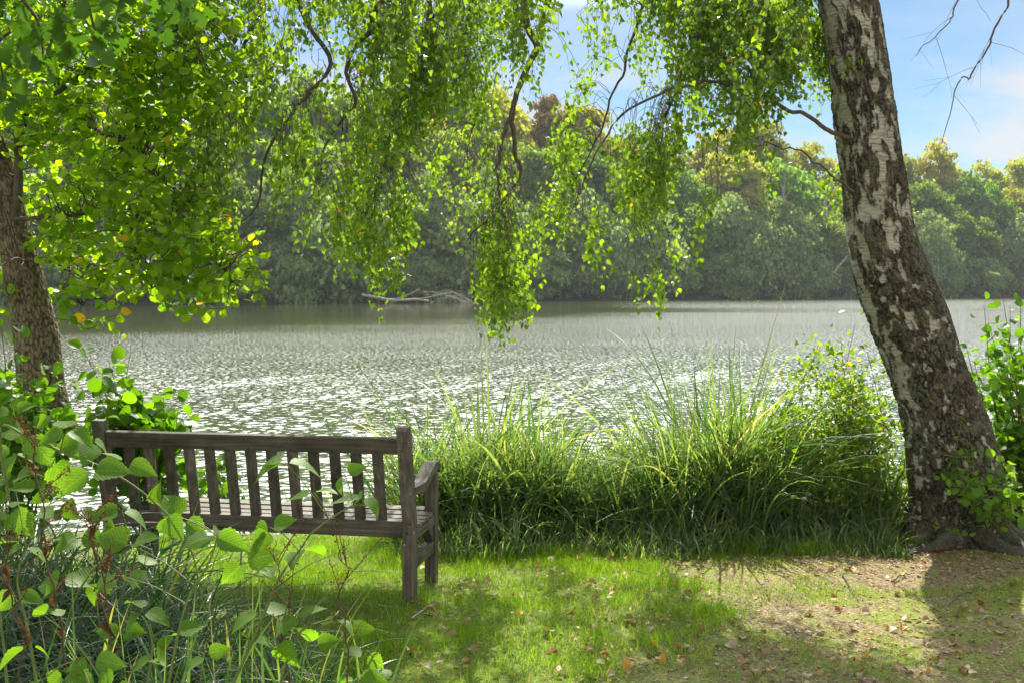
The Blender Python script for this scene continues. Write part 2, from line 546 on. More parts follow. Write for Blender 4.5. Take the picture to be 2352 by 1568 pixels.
# ------------------------------------------------------------------ terrain and lake
WATER_Z = -0.45
def far_shore(x):
    return np.interp(x, [-400, -150, -70, -40, -13, 27, 78, 122, 200, 420], [60, 120, 155, 158, 190, 214, 246, 268, 300, 420])
def near_shore(x):
    n = .35 * (vnoise(np.stack([x * .6, x * 0 + 3.3, x * 0], -1), 4) - .5)
    return np.interp(x, [-60, -12, -4, -1, 2, 4, 12, 60], [30, 12.0, 9.3, 9.0, 8.9, 9.4, 12, 30]) + n
def ground_z(x, y):
    x = np.asarray(x, float); y = np.asarray(y, float)
    ns, fs = near_shore(x), far_shore(x)
    u = y - ns
    near = -.05 * sm(5.6, 7.6, y) - .06 * sm(-2.2, -1.0, u)
    near = near + .05 * (fbm(np.stack([x * .5, y * .5, x * 0], -1), 3, 11) - .5) * 2 + .018 * (fbm(np.stack([x * 3, y * 3, x * 0], -1), 3, 15) - .5) * 2
    z = near * (1 - sm(-1.0, .6, u)) + (-1.3) * sm(-1.0, .6, u)
    v = y - fs
    farz = -1.3 + 1.35 * sm(-1.5, 1.2, v) + 15 * sm(4, 75, v) * (.5 + .7 * sm(60, -40, x)) + .6 * (fbm(np.stack([x * .05, y * .05, x * 0], -1), 3, 21) - .5)
    z = np.where(v > -3, np.maximum(farz, z * 0 - 1.3), z)
    return z
def warp(a, b, n0, p=3.0, dense=4.0):
    t = np.linspace(-1, 1, n0)
    return t
xs = np.unique(np.round(np.concatenate([np.linspace(-900, -60, 22), np.linspace(-60, -8, 36), np.linspace(-8, -3, 30), np.linspace(-3, 4, 190), np.linspace(4, 9, 30), np.linspace(9, 140, 60), np.linspace(140, 900, 24)]), 4))
ys = np.unique(np.round(np.concatenate([np.linspace(-60, 3.5, 22), np.linspace(3.5, 10.5, 190), np.linspace(10.5, 60, 24), np.linspace(60, 340, 110), np.linspace(340, 1400, 24)]), 4))
GX, GY = np.meshgrid(xs, ys)
GZ = ground_z(GX, GY)
nx, ny = len(xs), len(ys)
ii = (np.arange(ny - 1)[:, None] * nx + np.arange(nx - 1)[None]).ravel()
GF = np.stack([ii, ii + 1, ii + nx + 1, ii + nx], -1)

m, t = mat('bank_ground')
tcn = N(t, 'ShaderNodeTexCoord')
oc = tcn.outputs['Object']
sxyz = N(t, 'ShaderNodeSeparateXYZ', {0: oc})
n1 = N(t, 'ShaderNodeTexNoise', {'Vector': oc, 'Scale': 1.3, 'Detail': 6.0, 'Roughness': .6})
n2 = N(t, 'ShaderNodeTexNoise', {'Vector': oc, 'Scale': 55.0, 'Detail': 6.0, 'Roughness': .75})
n3 = N(t, 'ShaderNodeTexNoise', {'Vector': oc, 'Scale': 6.0, 'Detail': 5.0, 'Roughness': .65})
vo = N(t, 'ShaderNodeTexVoronoi', {'Vector': oc, 'Scale': 70.0, 'Randomness': 1.0})
soil = ramp(t, n2.outputs[0], [(.25, (.055, .036, .022)), (.5, (.19, .145, .08)), (.62, (.42, .33, .19)), (.75, (.62, .52, .33))])
moss = ramp(t, n2.outputs[0], [(.25, (.06, .085, .012)), (.5, (.17, .20, .03)), (.75, (.34, .34, .08))])
msk = mixc(t, .5, n1.outputs[0], n3.outputs[0])
mk = ramp(t, msk, [(.46, (0, 0, 0)), (.56, (1, 1, 1))])
c = mixc(t, mk, soil, moss)
rightness = N(t, 'ShaderNodeMapRange', {0: sxyz.outputs[0], 1: .2, 2: 1.4})
grn = N(t, 'ShaderNodeMath', {0: 1.0, 1: rightness.outputs[0]}, operation='SUBTRACT')
gm = N(t, 'ShaderNodeMath', {0: grn.outputs[0], 1: .7}, operation='MULTIPLY')
c = mixc(t, gm.outputs[0], c, ramp(t, n2.outputs[0], [(.3, (.05, .085, .010)), (.6, (.12, .19, .014)), (.75, (.22, .26, .04))]))
farm = N(t, 'ShaderNodeMapRange', {0: sxyz.outputs[1], 1: 12, 2: 20})
c = mixc(t, farm.outputs[0], c, (.07, .06, .04))
hh = mixc(t, .5, n2.outputs[0], vo.outputs['Distance'])
b = N(t, 'ShaderNodeBump', {'Strength': .9, 'Distance': .012, 'Height': hh})
pb = N(t, 'ShaderNodeBsdfPrincipled', {'Base Color': c, 'Roughness': .9, 'Specular IOR Level': .2, 'Normal': b.outputs[0]})
N(t, 'ShaderNodeOutputMaterial', {0: pb.outputs[0]})
ground = make('ground', np.stack([GX, GY, GZ], -1), [GF], m, smooth=True)
tag(ground, 'mossy bank sloping to the lake and the wooded far shore', 'ground', kind='structure')

m, t = mat('lake_water')
tcn = N(t, 'ShaderNodeTexCoord')
oc = tcn.outputs['Object']
rp = N(t, 'ShaderNodeMapping', {'Vector': oc, 'Scale': (.8, 1.2, 1)})
wb = N(t, 'ShaderNodeTexNoise', {'Vector': rp.outputs[0], 'Scale': 12.0, 'Detail': 3.0, 'Roughness': .65})
at_ = N(t, 'ShaderNodeAttribute', attribute_name='ruffle')
# wavelets finer than the mesh tilt the surface directly
geo_ = N(t, 'ShaderNodeNewGeometry')
v1 = N(t, 'ShaderNodeVectorMath', {0: wb.outputs['Color'], 1: (.5, .5, .5)}, operation='SUBTRACT')
v2 = N(t, 'ShaderNodeVectorMath', {0: v1.outputs[0], 1: (1, 1, 0)}, operation='MULTIPLY')
v3 = N(t, 'ShaderNodeVectorMath', {0: v2.outputs[0], 'Scale': at_.outputs['Fac']}, operation='SCALE')
v4 = N(t, 'ShaderNodeVectorMath', {0: v3.outputs[0], 1: geo_.outputs['Normal']}, operation='ADD')
b = N(t, 'ShaderNodeVectorMath', {0: v4.outputs[0]}, operation='NORMALIZE')
pb = N(t, 'ShaderNodeBsdfPrincipled', {'Base Color': (.06, .07, .025, 1), 'Roughness': .05, 'IOR': 1.33, 'Specular IOR Level': .5, 'Normal': b.outputs[0]})
N(t, 'ShaderNodeOutputMaterial', {0: pb.outputs[0]})
# real wavelets: a fan of rings round the bank, finer near and coarser far, so that ripples are geometry
rr_ = 6.0 * np.exp(np.arange(1500) * .0028)
rr_ = np.concatenate([rr_, [520, 700, 1000]])
aa_ = np.concatenate([np.linspace(-1.5, -.62, 40)[:-1], np.linspace(-.62, .62, 1000), np.linspace(.62, 1.5, 40)[1:]])
RA, AA = np.meshgrid(rr_, aa_, indexing='ij')
WXc = RA * np.sin(AA); WYc = RA * np.cos(AA) - 1.0
lane = sm(.36, .60, fbm(np.stack([WXc * .013, WYc * .035, WXc * 0], -1), 4, 301))
lee = 1 - .93 * sm(-172, -92, WYc - far_shore(WXc) + 22 * (fbm(np.stack([WXc * .02, WYc * .05, WXc * 0], -1), 3, 305) - .5)) * sm(38, -8, WXc) - .5 * sm(-10, -3, WYc - far_shore(WXc)) * sm(-30, 90, WXc)
ruf = (.55 + .45 * lane) * np.clip(lee, .05, 1) ** 1.35
WZc = WXc * 0
r2 = np.random.default_rng(99)
space = np.maximum(RA * .0028, RA * .00124)
for k in range(54):
    lam = .07 * (.38 / .07) ** r2.random()
    a_ = r2.normal(PI / 2 + .15, .7)
    kx, ky = math.cos(a_) * 2 * PI / lam, math.sin(a_) * 2 * PI / lam
    slope = .040 * (lam / .5) ** -.1
    amp_ = slope * lam / (2 * PI) * sm(2.2, 4.5, lam / space)
    ph = kx * WXc + ky * WYc + r2.uniform(0, 6.28)
    WZc = WZc + amp_ * np.sin(ph + .35 * np.sin(ph * .5 + 1))
gust = .6 + .8 * fbm(np.stack([WXc * .5, WYc * .35, WXc * 0], -1), 2, 311)
WZc = WATER_Z + WZc * ruf * gust
WZc[-3:] = WATER_Z
nn1, nn2 = WXc.shape
ii = (np.arange(nn1 - 1)[:, None] * nn2 + np.arange(nn2 - 1)[None]).ravel()
lost = .7 + 2.6 * sm(12, 70, RA)
water = make('water', np.stack([WXc, WYc, WZc], -1), [np.stack([ii, ii + nn2, ii + nn2 + 1, ii + 1], -1)], m, None, True, {'ruffle': ('FLOAT', ruf * lost)})
tag(water, 'rippled grey-green lake reflecting the bright sky', 'lake', kind='structure')

# ------------------------------------------------------------------ bench
def bm_box(bm, x0, x1, y0, y1, z0, z1):
    vs = [bm.verts.new(p) for p in ((x0, y0, z0), (x1, y0, z0), (x1, y1, z0), (x0, y1, z0), (x0, y0, z1), (x1, y0, z1), (x1, y1, z1), (x0, y1, z1))]
    for f in ((0, 3, 2, 1), (4, 5, 6, 7), (0, 1, 5, 4), (1, 2, 6, 5), (2, 3, 7, 6), (3, 0, 4, 7)):
        bm.faces.new([vs[i] for i in f])
def bm_prism_x(bm, prof, x0, x1):
    a = [bm.verts.new((x0, y, z)) for y, z in prof]
    b_ = [bm.verts.new((x1, y, z)) for y, z in prof]
    n = len(prof)
    bm.faces.new(a)
    bm.faces.new(b_[::-1])
    for i in range(n):
        bm.faces.new((a[i], b_[i], b_[(i + 1) % n], a[(i + 1) % n]))
def bm_done(name, bm, mt, parent, bev=.004):
    bmesh.ops.recalc_face_normals(bm, faces=bm.faces[:])
    if bev:
        bmesh.ops.bevel(bm, geom=[e_ for e_ in bm.edges if e_.calc_face_angle(0) > .5], offset=bev, segments=2, profile=.6, affect='EDGES')
    me = bpy.data.meshes.new(name)
    bm.to_mesh(me)
    bm.free()
    me.materials.append(mt)
    return link(bpy.data.objects.new(name, me), parent)

BEN = empty('park_bench', (-1.346, 6.0, float(ground_z(-1.346, 6.0)) - .01), R(-10.5))
tag(BEN, 'weathered slatted wooden park bench facing the lake', 'bench')
HL = .835
def back_y(z):
    return 0 if z < .40 else -.115 * (z - .40) / .515
for s in (-1, 1):
    bm = bmesh.new()
    x0, x1 = s * HL - .033, s * HL + .033
    prof = [(-.03, -.06), (-.03, .40), (-.145, .895), (-.138, .912), (-.105, .918), (-.09, .905), (.03, .40), (.03, -.06)]
    bm_prism_x(bm, prof, x0, x1)
    bm_done('rear_leg', bm, WZ, BEN)
    bm = bmesh.new()
    bm_prism_x(bm, [(.41, -.10), (.41, .61), (.472, .61), (.472, -.10)], s * HL - .031, s * HL + .031)
    fl = bm_done('front_leg', bm, WZ, BEN)
    bm = bmesh.new()
    top, bot = [], []
    for k in range(15):
        u = k / 14
        y = -.048 + u * .565
        z = .597 - .012 * math.sin(u * PI * .9) + .07 * sm(.35, .85, u) - .035 * max(0, (u - .88) / .12) ** 2
        top.append((y, float(z)))
        th = .042 + .01 * math.sin(u * PI)
        bot.append((y - (.0 if k < 14 else .012), float(z - th)))
    bm_prism_x(bm, top + bot[::-1], s * HL - .036, s * HL + .036)
    bm_done('armrest', bm, WY, BEN, .006)
    bm = bmesh.new()
    tp = [(y, .372 - .02 * math.sin(PI * (y - .03) / .38)) for y in np.linspace(.03, .41, 9)]
    bm_prism_x(bm, [(.03, .315)] + tp + [(.41, .315)], s * HL - .024, s * HL + .026)
    bm_done('side_rail', bm, WY, BEN)
    bm = bmesh.new()
    bm_box(bm, s * HL - .022, s * HL + .024, .031, .409, .165, .225)
    bm_done('stretcher', bm, WY, BEN)
    bm = bmesh.new()     # shaped bracket under the seat
    pr = [(.409, .314), (.409, .20), (.392, .225), (.372, .262), (.352, .275), (.322, .288), (.30, .314)]
    bm_prism_x(bm, pr, s * HL - .018, s * HL + .02)
    bm_done('bracket', bm, WY, BEN, .002)
# seat slats on a dished line
for k in range(6):
    y = .072 + k * .0735
    z = .372 - .02 * math.sin(PI * (y - .03) / .38) if y < .41 else .378
    bm = bmesh.new()
    xe = HL + .022 if y < .40 else HL - .034
    bm_box(bm, -xe, xe, y - .030, y + .030, z + .001, z + .023)
    slope = -.02 * PI / .38 * math.cos(PI * (y - .03) / .38)
    bmesh.ops.rotate(bm, cent=(0, y, z), matrix=__import__('mathutils').Matrix.Rotation(math.atan(slope), 3, 'X'), verts=bm.verts[:])
    bm_done('seat_slat', bm, WX, BEN, .005)
bm = bmesh.new(); bm_box(bm, -HL + .032, HL - .032, .425, .458, .305, .376); bm_done('apron', bm, WX, BEN)
bm = bmesh.new(); bm_prism_x(bm, [(-.022, .332), (-.022 + back_y(.42), .418), (.02 + back_y(.42), .418), (.022, .332)], -HL + .034, HL - .034); bm_done('bottom_rail', bm, WX, BEN)
bm = bmesh.new(); bm_prism_x(bm, [(back_y(.77) - .022, .770), (back_y(.86) - .022, .852), (back_y(.86), .860), (back_y(.86) + .02, .852), (back_y(.77) + .022, .770)], -HL + .034, HL - .034); bm_done('top_rail', bm, WX, BEN)
for k in range(13):
    x = -HL + .033 + (k + 1) * (2 * HL - .066) / 14
    bm = bmesh.new()
    bm_prism_x(bm, [(back_y(.42) - .012, .415), (back_y(.78) - .012, .775), (back_y(.78) + .012, .775), (back_y(.42) + .012, .415)], x - .027, x + .027)
    bm_done('back_slat', bm, WZ, BEN, .003)

M_PEG = plain('dark_peg', (.02, .016, .012), (.05, .04, .03), 40, .8)
def peg(x, y, z, r_=.006):
    bm = bmesh.new()
    bmesh.ops.create_cone(bm, cap_ends=True, segments=10, radius1=r_, radius2=r_ * .8, depth=.006, matrix=__import__('mathutils').Matrix.Translation((x, y, z)) @ __import__('mathutils').Matrix.Rotation(R(90), 4, 'X'))
    bm_done('peg', bm, M_PEG, BEN, 0)
for s in (-1, 1):
    for z, dx in ((.835, .008), (.795, -.008), (.405, .008), (.36, -.008)):
        peg(s * HL + dx, back_y(z) - .031, z)
for k in range(13):
    x = -HL + .033 + (k + 1) * (2 * HL - .066) / 14
    if k % 2 == 0:
        peg(x, back_y(.785) - .0245, .782, .0045)

# ------------------------------------------------------------------ birch trunk
def trunk_mesh(ctr, rad, rings, sides, disp, seedv=0, lobes=None):
    """rings of a trunk along a centre line; disp(p, h, th) -> (offset, attributes)"""
    L = catmull(ctr, rings)
    r = np.interp(np.linspace(0, 1, rings), np.linspace(0, 1, len(rad)), rad)
    arc = np.concatenate([[0], np.cumsum(np.linalg.norm(np.diff(L, axis=0), axis=1))])
    th = np.arange(sides) / sides * 2 * PI
    dirs = np.stack([np.cos(th), np.sin(th), th * 0], -1)
    T = nrmz(np.gradient(L, axis=0))
    A = nrmz(np.cross(T, np.array([0, 1., 0])))      # across
    B = np.cross(A, T)
    D = A[:, None] * np.cos(th)[None, :, None] + B[:, None] * np.sin(th)[None, :, None]
    H = np.repeat(arc[:, None], sides, 1)
    TH = np.repeat(th[None], rings, 0)
    off, at = disp(D, H, TH, r[:, None])
    V = L[:, None] + D * (r[:, None, None] + off[..., None])
    i = np.arange(rings - 1)[:, None] * sides
    k = np.arange(sides)[None]
    f = np.stack([i + k, i + (k + 1) % sides, i + sides + (k + 1) % sides, i + sides + k], -1).reshape(-1, 4)
    return V, f, at, L, r

EDG = [(1262, 2066, 2338), (1225, 2084, 2318), (1170, 2094, 2308), (1074, 2088, 2300), (969, 2072, 2268), (864, 2044, 2224), (759, 2004, 2188), (654, 1969, 2145), (549, 1944, 2104), (420, 1933, 2082), (280, 1914, 2062), (140, 1902, 2038), (0, 1876, 2014)]
YB = 7.62
ctr = [P((a + b_) / 2, y, YB) for y, a, b_ in EDG]
rad = [(b_ - a) / 2 / F * YB for y, a, b_ in EDG]
top = ctr[-1]
ups = [(-.16, .05, .6, .185), (-.38, .1, 1.3, .165), (-.62, .1, 2.1, .14), (-.8, .25, 3.0, .115), (-.95, .3, 4.0, .085), (-1.0, .35, 5.2, .05), (-1.1, .4, 6.4, .018)]
ctr += [top + np.array(u[:3]) for u in ups]
rad += [u[3] for u in ups]
rad = [r_ * (.93 if i_ < 13 else 1) for i_, r_ in enumerate(rad)]
BIRCH_BASE = ctr[0].copy()
def birch_disp(D, H, TH, r):
    z = H
    q = np.stack([D[..., 0] * .26, D[..., 1] * .26, z], -1)          # about metric
    wq = q + .05 * (np.stack([fbm(q * 6, 3, 31), fbm(q * 6, 3, 32), fbm(q * 6, 3, 33)], -1) - .5) * 2
    # share of rough dark bark: nearly all at the foot, about half higher up
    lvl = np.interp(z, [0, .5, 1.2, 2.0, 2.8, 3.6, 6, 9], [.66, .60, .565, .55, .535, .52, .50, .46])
    streak = fbm(wq * np.array([14.0, 14.0, 4.6]), 5, 41, .6)
    blot = fbm(wq * np.array([22, 22, 12.0]), 4, 45, .6)
    flecks = fbm(wq * np.array([30, 30, 15.0]), 3, 47, .6)
    lowf = .45 * sm(2.6, 1.2, z)
    m_ = (streak * .6 + blot * .4) * (1 - lowf) + flecks * lowf
    lvl = lvl - .075 * np.maximum(0, np.cos(TH - .25)) ** 2 + .03 * np.maximum(0, -np.cos(TH))  # left side papery and paler, its sunlit edge put into the bark colour
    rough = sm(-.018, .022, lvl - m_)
    e1, cid = voro((wq + .022 * (np.stack([fbm(q * 30, 3, 35), fbm(q * 30, 3, 36), fbm(q * 30, 3, 37)], -1) - .5) * 2) * np.array([34, 34, 11.0]), 51)
    crack = (1 - sm(.0, .20, e1)) * sm(.25, .5, fbm(q * 13, 2, 39))
    fine = fbm(q * np.array([60, 60, 50.0]), 3, 61)
    off = rough * (.011 + .012 * (fbm(q * 14, 3, 71) - .4)) - rough * crack * .016 + (fine - .5) * .006 * (rough + .25)
    off += .03 * (fbm(q * np.array([3.5, 3.5, 1.6]), 3, 81) - .5) * np.clip(r / .2, .2, 1.3)
    foot = sm(.75, 0, z)
    off += foot * .035 * (np.maximum(0, np.sin(TH * 5 + 1.0)) - .25)
    at = np.stack([rough, crack * rough, cid], -1)
    return off, at
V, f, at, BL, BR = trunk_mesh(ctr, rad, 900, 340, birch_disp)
birch = empty('birch_tree', BIRCH_BASE)
tag(birch, 'large leaning silver birch with peeling white and black bark and drooping branches', 'tree')
m, t = mat('birch_bark')
a1 = N(t, 'ShaderNodeAttribute', attribute_name='luv')
s1 = N(t, 'ShaderNodeSeparateXYZ', {0: a1.outputs['Vector']})
tcn = N(t, 'ShaderNodeTexCoord')
mpn = N(t, 'ShaderNodeMapping', {'Vector': tcn.outputs['Object'], 'Scale': (1, 1, 6.5), 'Rotation': (0, R(14), 0)})
pap = N(t, 'ShaderNodeTexNoise', {'Vector': mpn.outputs[0], 'Scale': 13.0, 'Detail': 6.0, 'Roughness': .7, 'Distortion': .8})
big = N(t, 'ShaderNodeTexNoise', {'Vector': tcn.outputs['Object'], 'Scale': 5.0, 'Detail': 5.0, 'Roughness': .6})
fin = N(t, 'ShaderNodeTexNoise', {'Vector': tcn.outputs['Object'], 'Scale': 60.0, 'Detail': 4.0, 'Roughness': .7})
white = ramp(t, pap.outputs[0], [(.30, (.10, .085, .065)), (.42, (.25, .23, .20)), (.52, (.44, .42, .37)), (.75, (.55, .53, .48))])
white = mixc(t, .5, white, ramp(t, big.outputs[0], [(.35, (.6, .62, .52)), (.6, (1.05, 1.03, 1.0))]), 'MULTIPLY')
dark = ramp(t, fin.outputs[0], [(.28, (.022, .018, .014)), (.5, (.080, .070, .054)), (.72, (.17, .155, .12))])
dark = mixc(t, .8, dark, ramp(t, s1.outputs[2], [(0, (.7, .65, .55)), (.5, (1, 1, .92)), (1, (1.35, 1.3, 1.1))]), 'MULTIPLY')
dark = mixc(t, ramp(t, big.outputs[0], [(.52, (0, 0, 0)), (.66, (.5, .5, .5))]), dark, (.13, .16, .095))
dark = mixc(t, s1.outputs[1], dark, (.018, .013, .010))
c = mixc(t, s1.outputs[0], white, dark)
hgt = mixc(t, s1.outputs[0], pap.outputs[0], fin.outputs[0])
b = N(t, 'ShaderNodeBump', {'Strength': 1.0, 'Distance': .012, 'Height': hgt})
pb = N(t, 'ShaderNodeBsdfPrincipled', {'Base Color': c, 'Roughness': .75, 'Specular IOR Level': .3, 'Normal': b.outputs[0]})
N(t, 'ShaderNodeOutputMaterial', {0: pb.outputs[0]})
M_BARK = m
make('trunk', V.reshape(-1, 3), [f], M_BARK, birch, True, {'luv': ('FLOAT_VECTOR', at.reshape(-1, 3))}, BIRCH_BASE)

for k, (a_, ln_) in enumerate([(-2.75, .55), (-2.1, .5), (-1.45, .62), (-.75, .5), (-.3, .45), (2.9, .4)]):
    o0 = BIRCH_BASE + np.array([math.cos(a_) * .26, math.sin(a_) * .26, .16])
    pts_ = [o0]
    for j_ in range(1, 5):
        xx = BIRCH_BASE[0] + math.cos(a_ + .12 * j_ * (-1) ** k) * (.26 + ln_ * j_ / 4)
        yy = BIRCH_BASE[1] + math.sin(a_ + .12 * j_ * (-1) ** k) * (.26 + ln_ * j_ / 4)
        pts_.append(np.array([xx, yy, float(ground_z(xx, yy)) + .035 - .016 * j_]))
    g = Geo()
    tubes(g, [catmull(pts_, 24) + rng.normal(0, .003, (24, 3))], [np.linspace(.075, .018, 24)], 12)
    ro = g.build('root', M_BARK, birch, True, BIRCH_BASE)
    ro.data.attributes['luv'].data.foreach_set('vector', np.tile(np.array([1., .1, .4], np.float32), len(ro.data.vertices)))

# ------------------------------------------------------------------ hanging birch branches
def line_px(pts, Y0, Y1=None, n=24):
    Y1 = Y0 if Y1 is None else Y1
    k = len(pts)
    return catmull([P(a, b_, Y0 + (Y1 - Y0) * i / (k - 1)) for i, (a, b_) in enumerate(pts)], n)

def trunk_at(z):
    i = int(np.argmin(np.abs(BL[:, 2] - z)))
    return BL[i]
def arch(zt, end, rise=.5, n=5):
    """a limb leaves the trunk high up, arches over and comes down into the frame"""
    a = trunk_at(zt)
    e_ = np.array(end, float)
    mid = [a + (e_ - a) * u + np.array([0, 0, rise * math.sin(PI * u) * 1.2]) for u in (.25, .5, .75)]
    return [a] + mid + [e_]
LIMBS = []     # (polyline, base radius, tip radius)
def limb(name, zt, px, Y0, Y1, r0, rise=.5):
    vis = [P(a, b_, Y0 + (Y1 - Y0) * i / (len(px) - 1)) for i, (a, b_) in enumerate(px)]
    pts = arch(zt, vis[0], rise)[:-1] + vis if zt else vis
    L = catmull(pts, 60)
    LIMBS.append([L, r0])
limb('a', 4.4, [(1196, -60), (1205, -5), (1212, 52), (1238, 100), (1228, 140), (1196, 204), (1180, 250), (1176, 300), (1188, 360), (1190, 392), (1176, 440), (1140, 492), (1100, 530), (1066, 560)], 7.1, 7.4, .030, .35)
limb('b', 0, [(1180, 250), (1158, 290), (1148, 340), (1138, 372), (1142, 410), (1146, 440), (1150, 500)], 7.2, 7.1, .011)
limb('c', 5.2, [(950, -50), (930, 0), (889, 9), (857, 42), (872, 56), (829, 88), (806, 130), (801, 164), (818, 222), (784, 273), (750, 330), (735, 400), (730, 480)], 6.9, 6.7, .026, .5)
limb('d', 4.9, [(1010, -60), (994, 52), (990, 76), (966, 178), (924, 238), (899, 287), (889, 350), (885, 378), (860, 440), (835, 520), (815, 600)], 7.6, 7.3, .020, .4)
limb('e', 0, [(1950, 318), (1916, 302), (1865, 274), (1820, 252), (1745, 225), (1660, 195), (1590, 190), (1500, 215), (1420, 280), (1370, 360), (1330, 440), (1300, 520)], 7.5, 7.0, .015)
limb('f', 3.7, [(1640, -30), (1615, 40), (1604, 90), (1570, 170), (1530, 260), (1500, 360), (1470, 470), (1440, 560)], 7.9, 7.6, .020, .3)
limb('g', 4.0, [(1500, -60), (1470, 40), (1440, 140), (1400, 220), (1380, 300), (1340, 380), (1290, 480)], 8.2, 8.4, .016, .3)
limb('h', 5.6, [(720, -60), (700, 30), (760, 150), (700, 230), (640, 300), (600, 380), (580, 480), (500, 540)], 6.9, 6.4, .022, .5)
limb('i', 5.9, [(600, -80), (590, 20), (560, 120), (520, 200), (490, 300), (470, 400), (460, 520)], 6.6, 6.3, .018, .4)
limb('j', 3.3, [(1840, -20), (1800, 60), (1760, 130), (1700, 220), (1660, 300), (1640, 400)], 7.3, 7.2, .014, .2)
limb('k', 5.4, [(1090, -80), (1075, 20), (1066, 120), (1082, 180), (1100, 240), (1080, 320), (1075, 400)], 8.3, 8.5, .014, .4)
limb('l', 0, [(1960, 440), (1928, 420), (1890, 385), (1830, 350), (1760, 330), (1720, 345)], 7.45, 7.2, .008)
limb('m', 5.0, [(2330, -50), (2316, 2), (2299, 42), (2275, 95), (2252, 134), (2226, 172), (2215, 180), (2200, 214), (2188, 262), (2165, 330)], 7.4, 7.3, .009, .3)
limb('n', 4.6, [(2205, -45), (2190, 20), (2180, 55), (2150, 78), (2128, 100), (2105, 132)], 7.5, 7.4, .006, .3)
limb('o', 5.6, [(330, -200), (300, -120), (200, -40), (150, 20)], 6.4, 6.0, .016, .4)

BMAP = """
6666666665666666666666677777776
4555544466666555443335677777755
4555543255666655432222467777765
4555552236666643222112367777776
4666665446666642333111267777776
3566666555666642244321157777765
2456666666665323344431267777654
2355566667764223455433577765421
3455666666653224565555777743212
4555555666653235655666777521223
4554445666642246653666677411023
4543334666532246632566653200001
3431123565431256420566642100000
1110000376310167310145420000000
0000000154000166000033300000000
0000000010000154000000000000000
""".split()
cells, wts = [], []
for r_, row in enumerate(BMAP):
    assert len(row) == 31, (r_, len(row))
    for c_, ch in enumerate(row):
        if ch != '0':
            cells.append((400 + c_ * 50, -50 + r_ * 50))
            wts.append(float(ch) ** 1.7 * (.68 if c_ < 10 else 1.12 if c_ > 20 and r_ < 8 else 1))
cells = np.array(cells, float); wts = np.array(wts); wts /= wts.sum()

def hang_twigs(n, cx, cy, Y, leaf, length, per, droop=.62, kind='birch'):
    """n drooping twigs centred on (cx,cy) at depth Y; returns twig lines and leaf arrays"""
    L = rng.uniform(*length, n)
    ctrp = np.stack([(cx - CX) / F * Y, Y, CZ - (cy - HY) / F * Y], -1)
    az = rng.uniform(0, 2 * PI, n)
    out = np.stack([np.cos(az), np.sin(az), np.zeros(n)], -1) * rng.uniform(.25, 1.0, n)[:, None]
    K = 7
    u = np.linspace(0, 1, K)
    dn = np.array([0, 0, -1.0])
    rel = (out[:, None] * (u - .35 * u * u)[None, :, None] + dn * (u * droop + .25 * u * u)[None, :, None]) * L[:, None, None]
    rel = rel - rel.mean(1, keepdims=True)
    lines = ctrp[:, None] + rel + rng.normal(0, .006, (n, K, 3))
    nl = per
    s = (np.arange(nl)[None] + rng.uniform(0, 1, (n, nl))) / nl * (K - 1.001)
    i = s.astype(int); fr = (s - i)[..., None]
    bi = np.arange(n)[:, None]
    pos = lines[bi, i] * (1 - fr) + lines[bi, i + 1] * fr
    d = np.tile(dn, (n, nl, 1)) + rng.normal(0, .55, (n, nl, 3)) + out[:, None] * .5
    pos = pos + nrmz(rng.normal(0, 1, (n, nl, 3))) * leaf * rng.uniform(.2, 1.3, (n, nl, 1))
    nm = rng.normal(0, 1, (n, nl, 3)) + np.array([0, -.2, .35])
    sz = leaf * rng.uniform(.6, 1.2, (n, nl))
    return lines, pos, d, nm, sz

NT = 3650
pick = rng.choice(len(cells), NT, p=wts)
cx = cells[pick, 0] + rng.uniform(-8, 58, NT)
cy_ = cells[pick, 1] + rng.uniform(-8, 58, NT)
# clumping: nudge twigs towards a few hundred clump centres so gaps open between sprays
cc = rng.choice(NT, 330, replace=False)
dd = (cx[:, None] - cx[cc][None]) ** 2 + ((cy_[:, None] - cy_[cc][None]) * .5) ** 2
near = cc[np.argmin(dd, 1)]
kf = rng.uniform(.0, .45, NT)
tx = cx * (1 - kf) + cx[near] * kf
ty = cy_ * (1 - kf * .4) + cy_[near] * kf * .4 - 14
LP = np.concatenate([l[0] for l in LIMBS[:12]])
LI = np.concatenate([np.full(len(l[0]), i) for i, l in enumerate(LIMBS[:12])])
lpx = LP[:, 0] / LP[:, 1] * F + CX
lpy = HY - (LP[:, 2] - CZ) / LP[:, 1] * F
# each spray belongs to the limb that hangs nearest in space above it
dl = (tx[:, None] - lpx[None]) ** 2 + ((ty[:, None] - 60 - lpy[None]) * .8) ** 2
nl_ = np.argmin(dl, 1)
own = LI[nl_]
TY = LP[nl_, 1] + rng.normal(0, .33, NT) + .25 * rng.normal(0, 1, NT) * (rng.random(NT) < .3)
TY = np.clip(TY, 5.6, 9.2)
TY = np.where(tx > 1840, np.maximum(TY, 7.95 + rng.uniform(0, .5, NT)), TY)
gapn = fbm(np.stack([tx / 58. + ty * .004, ty / 135., TY * .25], -1), 3, 401)
keep = gapn > np.where(ty < 120, .43, .475) - .05 * ((tx > 1450) & (ty < 330))
tx, ty, TY, own, nl_ = tx[keep], ty[keep], TY[keep], own[keep], nl_[keep]
NT = len(tx)
TL, Tp, Td, Tn, Ts = hang_twigs(NT, tx, ty, TY, .042, (.2, .5), 17)

